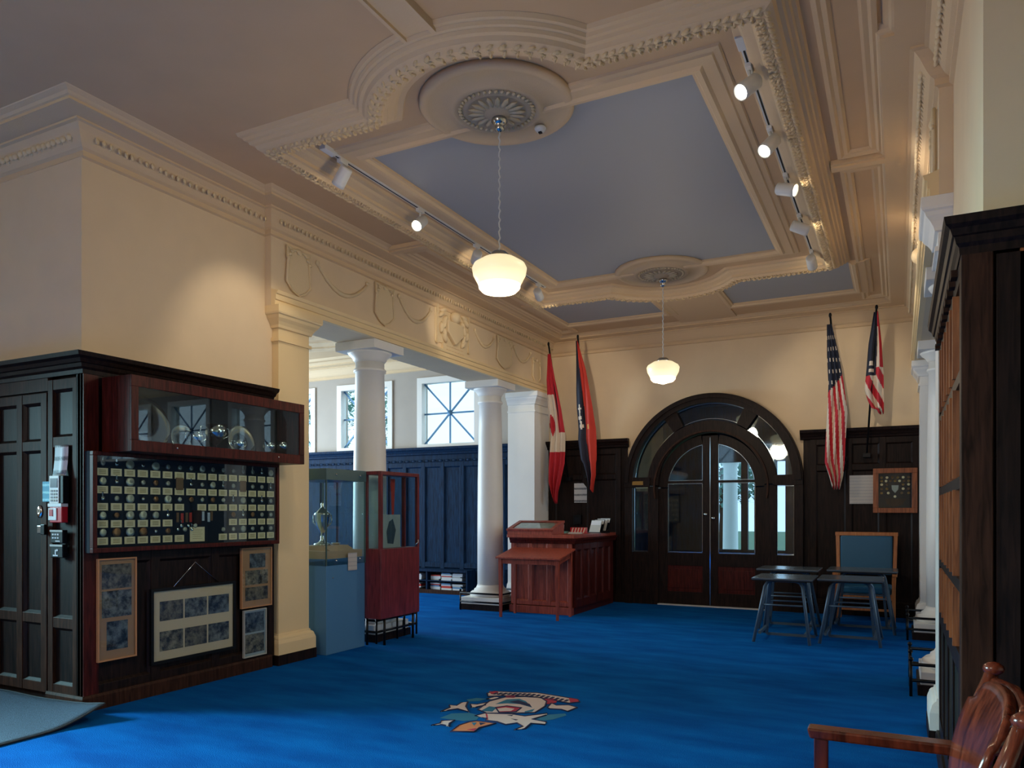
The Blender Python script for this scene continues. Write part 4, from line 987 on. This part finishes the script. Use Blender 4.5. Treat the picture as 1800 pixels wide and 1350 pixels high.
# ---- flags
def flag(name, label, foot, top, outline, colour, mats, group='flags on slanting poles', fold=5, fsc=.03):
    """pole from foot to top (world), cloth: list of (z, x_left, x_right) rows; colour(u,v)->index"""
    c = thing(name, label, 'flag', foot, 0)
    f = Vector(foot); t = Vector(top) - f
    MB().tube([(0, 0, 0), tuple(t)], .014, 10).ell(tuple(t), (.02, .02, .035), 8, 6).build('pole', 'blackp', c)
    B(-.05, .05, -.03, YF - .06 - f.y, -.03, .03).build('bracket', 'black', c, bevel=.004)
    NV, NU = 90, 40; m = MB(); zt, zb = outline[0][0], outline[-1][0]
    def row(v):
        z = zt + (zb - zt) * v
        for i in range(len(outline) - 1):
            a, b = outline[i], outline[i + 1]
            if a[0] >= z >= b[0]:
                q = (a[0] - z) / max(a[0] - b[0], 1e-6); return z, a[1] + (b[1] - a[1]) * q, a[2] + (b[2] - a[2]) * q
        return z, outline[-1][1], outline[-1][2]
    for j in range(NV + 1):
        v = j / NV; z, xl, xr = row(v)
        k = (z - f.z) / t.z; yp = f.y + t.y * min(max(k, .35), 1) 
        for i in range(NU + 1):
            u = i / NU; x = xl + (xr - xl) * u
            y = yp - .02 + fsc * (.4 + v) * sin(u * fold * 2 * pi + v * 3) + .012 * sin(v * 14 + u * 5)
            m.v.append((x - f.x, y - f.y, z - f.z + .03 * sin(u * fold * 2 * pi) * (v > .97)))
    for j in range(NV):
        for i in range(NU):
            m.f.append((j * (NU + 1) + i, (j + 1) * (NU + 1) + i, (j + 1) * (NU + 1) + i + 1, j * (NU + 1) + i + 1)); m.sm.append(True); m.m.append(colour((i + .5) / NU, (j + .5) / NV))
    o = m.build('cloth', mats, c); s = o.modifiers.new('thick', 'SOLIDIFY'); s.thickness = .004
    return c
def c_can(u, v):
    if v < .27: return 0
    if v > .66: return 0
    if u > .62 and v < .52: return 0
    du, dv = (u - .22) / .24, (v - .47) / .075
    if abs(du) + abs(dv) < 1 or (abs(du) < .9 and abs(dv) < .25 and (int(u * 20) % 2 == 0)): return 0
    return 1
flag('country_flag', 'red and white flag with a maple leaf, leftmost of the four flags', (-5.02, 11.95, 2.05), (-5.16, 11.45, 4.26),
     [(4.1, -5.18, -5.13), (3.7, -5.25, -5.10), (3.2, -5.27, -5.03), (2.75, -5.28, -5.0), (2.3, -5.30, -5.02), (2.0, -5.30, -5.08), (1.82, -5.25, -5.13), (1.66, -5.20, -5.15)], c_can, ['fred', 'fwhite'], fold=3)
def c_png(u, v):
    e = .42 + .10 * v
    if u < e:
        for (a, b) in ((.2, .44), (.18, .50), (.25, .555)):
            if abs(u - a) < .12 and abs(v - b) < .01 or abs(u - a) < .04 and abs(v - b) < .028: return 2
        return 1
    if abs(v - .56) < .02 and abs(u - .62) < .08: return 3
    return 0
flag('country_flag', 'red and black flag with white stars, second from the left', (-4.66, 11.95, 2.1), (-4.60, 11.35, 4.30),
     [(4.24, -4.63, -4.60), (3.8, -4.68, -4.52), (3.2, -4.74, -4.46), (2.7, -4.76, -4.44), (2.35, -4.70, -4.43), (2.30, -4.66, -4.44), (2.1, -4.60, -4.44), (1.84, -4.55, -4.49)], c_png, ['forange', 'fnavy', 'fwhite', 'fgold'], fold=2)
def c_us(u, v):
    if v < .40 - .1 * u:
        r_ = int(v * 30); q = (u * 4 + .5 * (r_ // 2 % 2)) % 1
        if r_ % 2 == 0 and .25 < q < .62 and v > .06 and (v * 30) % 1 < .8: return 1
        return 2
    k = (u * 3.2 - v * 2.4) % 1
    return 0 if k < .5 else 1
flag('country_flag', 'stars and stripes flag hanging right of the arched door', (-.72, 11.95, 2.25), (-.86, 11.4, 4.22),
     [(4.1, -.90, -.84), (3.7, -.91, -.76), (3.3, -.90, -.70), (2.9, -.93, -.66), (2.5, -.95, -.69), (2.2, -.96, -.70), (2.0, -.90, -.72), (1.84, -.86, -.76)], c_us, ['fred', 'fwhite', 'fnavy'], fold=3)
def c_oh(u, v):
    if v < .62 and u < .62 - .25 * v + .1: return 1 if abs(u - .3) < .14 and (abs(v - .50) < .02 or abs(v - .57) < .015) else 2
    if v < .55: return 0 if u > .8 or v < .15 else 1
    k = (v - .45 * u * .8) * 1.0
    return 0 if (k % .27) < .135 else 1
flag('country_flag', 'short striped flag with a blue field, rightmost of the four flags', (-.42, 11.95, 2.3), (-.28, 11.4, 4.26),
     [(4.2, -.31, -.26), (3.8, -.38, -.22), (3.4, -.42, -.20), (3.2, -.44, -.20), (3.05, -.40, -.20), (2.95, -.36, -.20), (2.88, -.26, -.20)], c_oh, ['fred', 'fwhite', 'fnavy'], fold=2)

# ================================================================== ARMCHAIR AND DESKS
c = thing('armchair', 'blue upholstered armchair with light wooden frame against the far wall', 'armchair', (-.42, 11.4, 0), 0)
bw = .37
for s in (-1, 1):
    MB().add([(s * .35 - .02, .3, .40), (s * .35 + .02, .3, .40), (s * .35 + .02, .34, .40), (s * .35 - .02, .34, .40), (s * bw - .025, .36, 1.18), (s * bw + .025, .36, 1.18), (s * bw + .025, .40, 1.18), (s * bw - .025, .40, 1.18)],
        [(0, 3, 2, 1), (4, 5, 6, 7), (0, 1, 5, 4), (1, 2, 6, 5), (2, 3, 7, 6), (3, 0, 4, 7)]).build('back_post', 'beech', c)
    MB().bar((s * .35, -.26, 0), (s * .35, -.26, .64), .045).build('front_leg', 'beech', c)
    MB().bar((s * .34, .36, 0), (s * .35, .32, .42), .045).build('rear_leg', 'beech', c)
    MB().bar((s * .36, -.30, .66), (s * .36, .33, .66), .06, .035).build('armrest', 'beech', c, bevel=.006)
B(-bw - .03, bw + .03, .355, .405, 1.16, 1.21).build('top_rail', 'beech', c, bevel=.004)
m = MB(); m.box(-.33, .33, .315, .375, .62, 1.16); m.build('backrest', 'vinyl', c, bevel=.022)
B(-.33, .33, -.27, .30, .40, .50).build('seat', 'vinyl', c, bevel=.03)
B(-.35, .35, -.27, -.24, .33, .40).build('seat_rail', 'beech', c); B(-.34, .34, -.26, -.235, .18, .21).build('stretcher', 'beech', c)
B(-.35, -.32, -.25, .33, .33, .40).build('seat_rail', 'beech', c); B(.32, .35, -.25, .33, .33, .40).build('seat_rail', 'beech', c)
def desk(x, y, wd, dp_, z, lab, rz=0.0):
    c = thing('school_desk', lab, 'desk', (x, y, 0), rz, None)
    B(-wd / 2, wd / 2, -dp_ / 2, dp_ / 2, z - .022, z).build('desktop', 'desktop', c, bevel=.006)
    B(-wd / 2 + .01, wd / 2 - .01, -dp_ / 2 + .01, dp_ / 2 - .01, z - .034, z - .0225).build('underside', 'blackp', c)
    a, b = wd * .30, wd * .46; zt = z - .04
    for s, nm in ((-1, 'front_frame'), (1, 'rear_frame')):
        yt, yb = s * dp_ * .2, s * dp_ * .52
        def q(xx, zz): return (xx, yt + (yb - yt) * (1 - zz / zt), zz)
        pts = [q(-b, .0), q(-a - .01, zt - .07), q(-a + .02, zt - .02), q(-a + .07, zt), q(a - .07, zt), q(a - .02, zt - .02), q(a + .01, zt - .07), q(b, .0)]
        fo = MB().tube(pts, .018, 8).build(nm, 'desktube', c)
        MB().tube([q(-a - .03, .42), q(a + .03, .42)], .010, 8).build('crossbar', 'desktube', fo)
    for s in (-1, 1):
        MB().bar((s * b * .82, -dp_ * .42, .10), (s * b * .82, dp_ * .42, .10), .028, .03).build('side_bar', 'desktube', c)
    MB().bar((-b * .8, dp_ * .3, .016), (b * 1.02, dp_ * .3, .016), .03, .03).build('floor_bar', 'desktube', c)
    MB().bar((-b * .8, dp_ * .3, .016), (-a * .9, dp_ * .1, zt), .03, .03).build('sled_leg', 'desktube', c)
    MB().bar((b * .75, dp_ * .3, .016), (a * .9, dp_ * .1, zt), .03, .03).build('sled_leg', 'desktube', c)
desk(-1.20, 9.45, .66, .72, .735, 'dark school desk with metal frame, front left of the four')
desk(-.50, 9.62, .68, .66, .735, 'dark school desk with metal frame, front right of the four')
desk(-1.27, 10.42, .74, .62, .77, 'dark school desk with metal frame, back left of the four')
desk(-.42, 10.62, .80, .62, .77, 'dark school desk with metal frame, back right before the armchair')

# ---- near wooden armchair bottom right, faces -x
c = thing('wooden_armchair', 'polished reddish wooden armchair at the bottom right by the dark panelled box', 'armchair', (0.05, 2.93, 0), 0)
m = MB().add([(-.36, .20, .625), (.17, .20, .625), (.17, .275, .625), (-.36, .275, .625), (-.37, .195, .665), (.17, .195, .665), (.17, .28, .665), (-.37, .28, .665)],
    [(0, 3, 2, 1), (4, 5, 6, 7), (0, 1, 5, 4), (1, 2, 6, 5), (2, 3, 7, 6), (3, 0, 4, 7)]); m.build('armrest', 'chairwood', c, bevel=.008)
m = B(-.36, .17, -.56, -.49, .625, .665).build('armrest', 'chairwood', c, bevel=.008)
for yy in (.235, -.525):
    MB().bar((-.32, yy, 0), (-.32, yy, .625), .05).build('front_leg', 'chairwood', c, bevel=.004)
    MB().tube([(.12, yy, 0), (.14, yy, .45), (.19, yy, .78), (.24, yy, .93)], [.028, .03, .028, .022], 4).build('back_post', 'chairwood', c)
    MB().ell((.245, yy, .945), (.035, .03, .025), 10, 6).build('finial', 'chairwood', c)
m = MB(); nu, nv = 16, 14
for j in range(nv + 1):
    v = j / nv; zz = .44 + .50 * v
    for i in range(nu + 1):
        u = i / nu * 2 - 1; hwid = .335 * (1 if v < .75 else math.sqrt(max(0, 1 - ((v - .75) / .25) ** 2 * .35)))
        m.v.append((.13 + .10 * v + .03 * (1 - u * u) - .04 * sin(v * pi), -.145 + u * hwid, zz - .035 * (v > .8) * abs(u) ** 3))
for j in range(nv):
    for i in range(nu): m.f.append((j * (nu + 1) + i, j * (nu + 1) + i + 1, (j + 1) * (nu + 1) + i + 1, (j + 1) * (nu + 1) + i)); m.m.append(0); m.sm.append(True)
o = m.build('backrest', 'chairwood', c); s = o.modifiers.new('t', 'SOLIDIFY'); s.thickness = .025
MB().tube([(.25, .2, .90), (.275, .0, .92), (.28, -.145, .925), (.275, -.3, .92), (.25, -.49, .90)], .022, 8).build('crest_rail', 'chairwood', c)
B(-.34, .15, -.5, .22, .41, .45).build('seat', 'chairwood', c, bevel=.012)
for yy in (.235, -.525): MB().bar((-.32, yy, .2), (.12, yy, .2), .03).build('stretcher', 'chairwood', c)

# ================================================================== MAT, CREST
c = thing('entrance_mat', 'grey-blue entrance mat with a curled corner by the left box', 'mat', (-5.12, 2.9, 0), 0)
m = MB(); nx, ny = 48, 36
def matz(x, y):
    z = .012 + .055 * max(0, (y - .28) / .36) ** 1.5 * (1 if x > -2.2 else .6)
    dx, dy = x, y - .64; q = max(0, 1 - math.hypot(dx * 1.0, dy) / .5); z += .05 * q * q + .012 * sin(x * 4)**2 * max(0, y) 
    return max(z, .012)
for j in range(ny + 1):
    for i in range(nx + 1):
        x = -2.9 + 2.9 * i / nx; y = -1.3 + 1.96 * j / ny; m.v.append((x - .10 * max(0, (y - .35)) * 0, y, matz(x, y)))
for j in range(ny):
    for i in range(nx): m.f.append((j * (nx + 1) + i, j * (nx + 1) + i + 1, (j + 1) * (nx + 1) + i + 1, (j + 1) * (nx + 1) + i)); m.m.append(0); m.sm.append(True)
o = m.build('pile', 'mat', c); s = o.modifiers.new('t', 'SOLIDIFY'); s.thickness = .011; s.offset = -1
pe = [(0.0 + .006, -1.3 + 1.96 * j / 30, matz(0, -1.3 + 1.96 * j / 30) - .004) for j in range(31)] + [(-2.9 * k / 40, .665, matz(-2.9 * k / 40, .66) - .004) for k in range(1, 41)]
MB().tube(pe, .007, 6).build('rubber_edge', 'matedge', c)

CR = [
('outline', 'ewhite', [(-3.029, 5.496), (-3.009, 5.58), (-2.862, 5.616), (-2.668, 5.695), (-2.487, 5.671), (-2.286, 5.638), (-2.242, 5.571), (-2.302, 5.496), (-2.482, 5.534), (-2.659, 5.555), (-2.807, 5.508), (-2.973, 5.405)]),
('detail', 'ered', [(-2.365, 5.644), (-2.272, 5.632), (-2.248, 5.572), (-2.304, 5.526)]),
('detail', 'ered', [(-3.043, 5.553), (-2.973, 5.579), (-2.94, 5.517), (-2.987, 5.484)]),
('charge', 'ered', [(-2.853, 5.485), (-2.78, 5.522), (-2.759, 5.457), (-2.826, 5.433)]),
('charge', 'ered', [(-2.545, 5.552), (-2.434, 5.577), (-2.398, 5.469), (-2.441, 5.395)]),
('figure', 'ewhite', [(-3.06, 4.836), (-3.059, 4.96), (-3.103, 5.023), (-3.045, 5.031), (-3.06, 5.132), (-3.026, 5.171), (-2.97, 5.047), (-2.865, 4.915), (-2.988, 4.955), (-3.028, 4.893)]),
('figure', 'ewhite', [(-2.975, 5.123), (-2.925, 5.135), (-2.883, 5.222), (-2.855, 5.149), (-2.887, 5.068), (-2.912, 5.035)]),
('figure', 'ewhite', [(-2.938, 5.32), (-2.917, 5.409), (-2.862, 5.414), (-2.876, 5.333)]),
('outline', 'ewhite', [(-2.842, 5.008), (-2.885, 5.265), (-2.832, 5.444), (-2.699, 5.521), (-2.568, 5.554), (-2.481, 5.471), (-2.429, 5.323), (-2.42, 5.122), (-2.565, 5.032), (-2.732, 4.947)]),
('figure', 'eteal', [(-2.8, 5.212), (-2.788, 5.382), (-2.708, 5.446), (-2.627, 5.397), (-2.5, 5.245), (-2.633, 5.297), (-2.731, 5.273)]),
('charge', 'enavy', [(-2.734, 5.32), (-2.695, 5.398), (-2.563, 5.332), (-2.512, 5.26), (-2.633, 5.297)]),
('figure', 'eteal', [(-2.802, 4.976), (-2.81, 5.129), (-2.744, 5.129), (-2.715, 5.004)]),
('figure', 'ered', [(-2.749, 5.118), (-2.693, 5.197), (-2.57, 5.201), (-2.554, 5.074), (-2.655, 5.002)]),
('charge', 'ewhite', [(-2.723, 5.09), (-2.68, 5.153), (-2.603, 5.15), (-2.599, 5.079), (-2.672, 5.034)]),
('figure', 'eteal', [(-2.503, 5.12), (-2.467, 5.22), (-2.449, 5.139), (-2.487, 5.088)]),
('waves', 'eteal', [(-2.974, 4.684), (-2.964, 4.825), (-2.856, 4.9), (-2.746, 4.877), (-2.712, 4.761), (-2.776, 4.691), (-2.899, 4.685)]),
('waves', 'eteal', [(-3.075, 5.236), (-3.03, 5.319), (-2.946, 5.334), (-2.964, 5.243), (-3.027, 5.193)]),
('waves', 'eteal', [(-2.339, 4.97), (-2.315, 5.117), (-2.212, 5.208), (-2.183, 5.164), (-2.225, 5.028), (-2.277, 4.946)]),
('figure', 'ewhite', [(-2.771, 4.845), (-2.745, 4.933), (-2.552, 5.007), (-2.444, 5.0), (-2.328, 5.145), (-2.316, 5.096), (-2.359, 4.949), (-2.24, 4.929), (-2.221, 4.866), (-2.322, 4.851), (-2.303, 4.71), (-2.354, 4.656), (-2.339, 4.753), (-2.414, 4.815), (-2.466, 4.741), (-2.556, 4.778), (-2.644, 4.77), (-2.664, 4.823)]),
('charge', 'enavy', [(-2.569, 4.96), (-2.534, 4.993), (-2.527, 4.958)]),
('charge', 'enavy', [(-2.504, 4.893), (-2.443, 4.895), (-2.451, 4.869)]),
('charge', 'ered', [(-2.737, 4.937), (-2.709, 4.916), (-2.63, 4.785), (-2.647, 4.794)]),
('figure', 'ewhite', [(-2.397, 5.298), (-2.425, 5.433), (-2.364, 5.391), (-2.28, 5.442), (-2.195, 5.401), (-2.216, 5.266), (-2.28, 5.295), (-2.364, 5.272)]),
('figure', 'ewhite', [(-2.92, 4.492), (-2.895, 4.559), (-2.921, 4.618), (-2.845, 4.675), (-2.835, 4.589), (-2.797, 4.52), (-2.837, 4.534), (-2.87, 4.536)]),
('figure', 'eorange', [(-2.722, 4.422), (-2.751, 4.578), (-2.728, 4.68), (-2.693, 4.727), (-2.544, 4.737), (-2.57, 4.653), (-2.594, 4.589), (-2.577, 4.489)]),
('charge', 'ered', [(-2.645, 4.511), (-2.606, 4.575), (-2.587, 4.507)]),
('charge', 'eteal', [(-2.704, 4.674), (-2.672, 4.69), (-2.648, 4.613)]),
('charge', 'enavy', [(-2.659, 4.704), (-2.608, 4.705), (-2.617, 4.647)])]
c = thing('carpet_crest', 'white, red and teal coat of arms woven into the blue carpet', 'emblem', (-2.65, 5.0, 0), 0)
for k, (nm, mt, pts) in enumerate(CR):
    z = .0015 + .0009 * {'waves': 0, 'outline': 1, 'figure': 2, 'charge': 3, 'detail': 4}[nm]
    q_ = [(p[0] + 2.65, p[1] - 5.0) for p in pts]
    MB().prism(q_, .0004, z, 'xy').build(nm, mt, c)
    if nm in ('outline', 'figure') and mt != 'eteal':
        MB().tube([(p[0], p[1], z - .004) for p in q_], .009, 6, closed=True).build('dark_border', 'enavy', c)

o = MB()
for k, (a, b) in enumerate([(-2.959, 5.509), (-2.923, 5.523), (-2.886, 5.537), (-2.85, 5.551), (-2.813, 5.564), (-2.776, 5.577), (-2.74, 5.59), (-2.703, 5.602), (-2.662, 5.606), (-2.618, 5.602), (-2.573, 5.597), (-2.529, 5.593), (-2.485, 5.586), (-2.439, 5.576), (-2.394, 5.566), (-2.349, 5.556)]): o.box(a + 2.65 - .012, a + 2.65 + .012, b - 5.0 - (.03 + .012 * (k % 3)), b - 5.0 + .03, .004, .0062)
tag(o.build('ribbon_lettering', 'enavy', c), kind='stuff')
# ================================================================== ALCOVE BOOK SHELF
c = thing('low_bookcase', 'long low dark shelf of books under the alcove panelling', 'bookcase', (-7.6, YF - .07, 0), 0)
B(-1.9, .72, -.30, 0, .40, .44).build('top', 'oakblue', c); B(-1.9, .72, -.30, 0, 0, .07).build('plinth', 'oakmid', c)
for x in (-1.9, -1.03, -.16, .69): B(x, x + .03, -.29, 0, .07, .40).build('divider', 'oakblue', c)
B(-1.87, .69, -.29, 0, .225, .24).build('shelf', 'oakblue', c)
books = [MB().box(0, w_, -.20, 0, 0, h_).mesh('book', mt) for (w_, h_, mt) in ((.2, .022, 'offwhite'), (.22, .03, 'white'), (.17, .02, 'greymount'), (.19, .025, 'steelblue'), (.2, .02, 'forange'), (.21, .03, 'offwhite'))]
hs = [.022, .03, .02, .025, .02, .03]
for sh in (.07, .24):
    for (a, b) in ((-1.0, -.18), (-.12, .68)):
        x = a + .01
        while x < b - .24:
            z = sh
            for k in range(random.choice([4, 5, 5])):
                q = random.randrange(6)
                o = bpy.data.objects.new('book', books[q]); COL.objects.link(o); o.location = (-7.6 + x + random.uniform(0, .015), YF - .09, z + .0005); z += hs[q] + .0005
                tag(o, '%s book, %s up in %s stack, %s bay, %s shelf of alcove bookcase' % (('pale thin', 'white thick', 'grey thin', 'blue', 'orange-red', 'pale thick')[q], ('first', 'second', 'third', 'fourth', 'fifth')[k], ('first', 'second', 'third', 'fourth')[round((x - a) / .235)], 'left' if a < -.5 else 'right', 'lower' if sh < .1 else 'upper'), 'book', 'books on the low alcove shelf')
            x += .235

# ================================================================== LAMPS
def pendant(y, lab):
    c = thing('pendant_lamp', lab, 'lamp', (CX, y, 0), 0, None)
    MB().lathe([(0, 4.365), (.055, 4.36), (.06, 4.34), (.04, 4.32), (.03, 4.30), (.035, 4.28), (.0, 4.26)], 20).build('canopy', 'chrome', c)
    pts = [(0.006 * sin(k * 2.2), .006 * cos(k * 2.2), 4.27 - (4.27 - 3.38) * k / 40) for k in range(41)]
    MB().tube(pts, .006, 5).build('chain', 'white', c)
    MB().lathe([(.0, 3.40), (.05, 3.39), (.075, 3.365), (.075, 3.34), (0, 3.34)], 20).build('fitter', 'chrome', c)
    sh = MB().lathe([(.07, 3.35), (.12, 3.34), (.185, 3.30), (.2, 3.27), (.192, 3.22), (.165, 3.17), (.155, 3.15)], 36, caps=False).build('lamp_shade', 'shade', c)
    MB().lathe([(.155, 3.15), (.15, 3.125), (.125, 3.10), (.08, 3.09), (.05, 3.08), (.0, 3.065)], 36, caps=False).build('shade_bottom', 'shadehot', sh)
    l = bpy.data.lights.new('pendant_glow', 'POINT'); l.energy = 50; l.color = (1, .82, .58); l.shadow_soft_size = .2
    lo = bpy.data.objects.new('pendant_glow', l); COL.objects.link(lo); lo.parent = c; lo.location = (0, 0, 2.95)
pendant(4.90, 'schoolhouse pendant lamp with milk-glass shade hanging nearer the viewpoint')
pendant(9.20, 'schoolhouse pendant lamp with milk-glass shade hanging near the arched door')
pendant(-1.4, 'unseen pendant lamp added behind the viewpoint to brighten the near walls')  # added lamp out of view, lights the near walls
for o_ in bpy.data.objects:
    if o_.name.startswith('pendant_glow') and o_.parent.location.y < 0: o_.data = o_.data.copy(); o_.data.energy = 215; o_.data.color = (1, .84, .68)
def track(x, y0, y1, lab):
    c = thing('light_track', lab, 'track', (x, y0, ZC), 0)
    MB().box(-.018, .018, 0, y1 - y0, -.03, 0).build('rail', 'white', c); B(-.006, .006, .08, y1 - y0 - .03, -.032, -.0295).build('slot', 'blackp', c)
    B(-.03, .03, -.05, .1, -.04, 0).build('feed_box', 'white', c, bevel=.004)
track(-4.13, 4.80, 9.05, 'white ceiling light track on the left side of the ring')
track(-0.88, 4.85, 9.35, 'white ceiling light track on the right side of the ring')
def spot(x, y, target, lab, lit=1.0, power=40, size=62):
    c = thing('track_spotlight', lab, 'spotlight', (x, y, ZC - .031), 0)
    B(-.02, .02, -.05, .05, -.03, 0).build('adapter', 'white', c, bevel=.003)
    MB().tube([(0, 0, -.03), (0, 0, -.10)], .01, 8).build('stem', 'white', c)
    d = (Vector(target) - Vector((x, y, ZC - .13))).normalized(); q = d.to_track_quat('Z', 'Y').to_matrix().to_4x4()
    T = Matrix.Translation((0, 0, -.13)) @ q
    MB().lathe([(0, -.08), (.045, -.08), (.052, -.07), (.055, .06), (.055, .09), (.05, .09), (.048, .07), (0, .07)], 20).xf(T).build('head', 'white', c)
    MB().lathe([(0, .071), (.046, .071), (.046, .078), (0, .08)], 20).xf(T).build('lens', 'lens' if lit else 'shade', c)
    l = bpy.data.lights.new('spot_beam', 'SPOT'); l.energy = power; l.color = (1, .86, .66); l.spot_size = radians(size); l.spot_blend = .7; l.shadow_soft_size = .035
    lo = bpy.data.objects.new('spot_beam', l); COL.objects.link(lo); lo.parent = c; lo.location = Vector((0, 0, -.13)) + d * .10
    lo.rotation_euler = d.to_track_quat('-Z', 'Y').to_euler()
spot(-4.13, 5.00, (-5.4, 5.2, 3.0), 'white track spotlight at the near end of the left track seen from behind', 1, 40)
spot(-4.13, 6.15, (-4.0, 3.4, 2.2), 'lit track spotlight second along the left track', 1, 30)
spot(-4.13, 7.25, (-5.4, 8.85, 3.9), 'track spotlight third along the left track aimed at the plaster crest', 1, 55, 36)
spot(-4.13, 8.85, (-4.85, 12.1, 3.3), 'track spotlight at the far end of the left track aimed at the flags', 1, 80, 50)
spot(-0.88, 5.15, (-2.6, 3.2, 2.2), 'brightest track spotlight at the near end of the right track', 1, 30)
spot(-0.88, 6.05, (-2.2, 4.2, 2.0), 'lit track spotlight second along the right track', 1, 30)
spot(-0.88, 6.95, (0.25, 6.7, 3.9), 'track spotlight third along the right track turned to the right wall', 1, 45)
spot(-0.88, 7.95, (0.25, 8.5, 3.9), 'track spotlight fourth along the right track turned to the right wall', 1, 60)
spot(-0.88, 9.10, (-.75, 12.1, 3.2), 'track spotlight at the far end of the right track aimed at the far wall', 1, 80, 50)
c = thing('smoke_detector', 'small white smoke detector on the nearer ceiling rose', 'detector', (-2.42, 5.22, 4.405), 0)
MB().lathe([(0, 0), (.04, 0), (.045, -.015), (.03, -.035), (0, -.04)], 20).build('housing', 'white', c)
B(-.012, .012, -.012, .012, -.048, -.038).build('sensor', 'blackp', c)
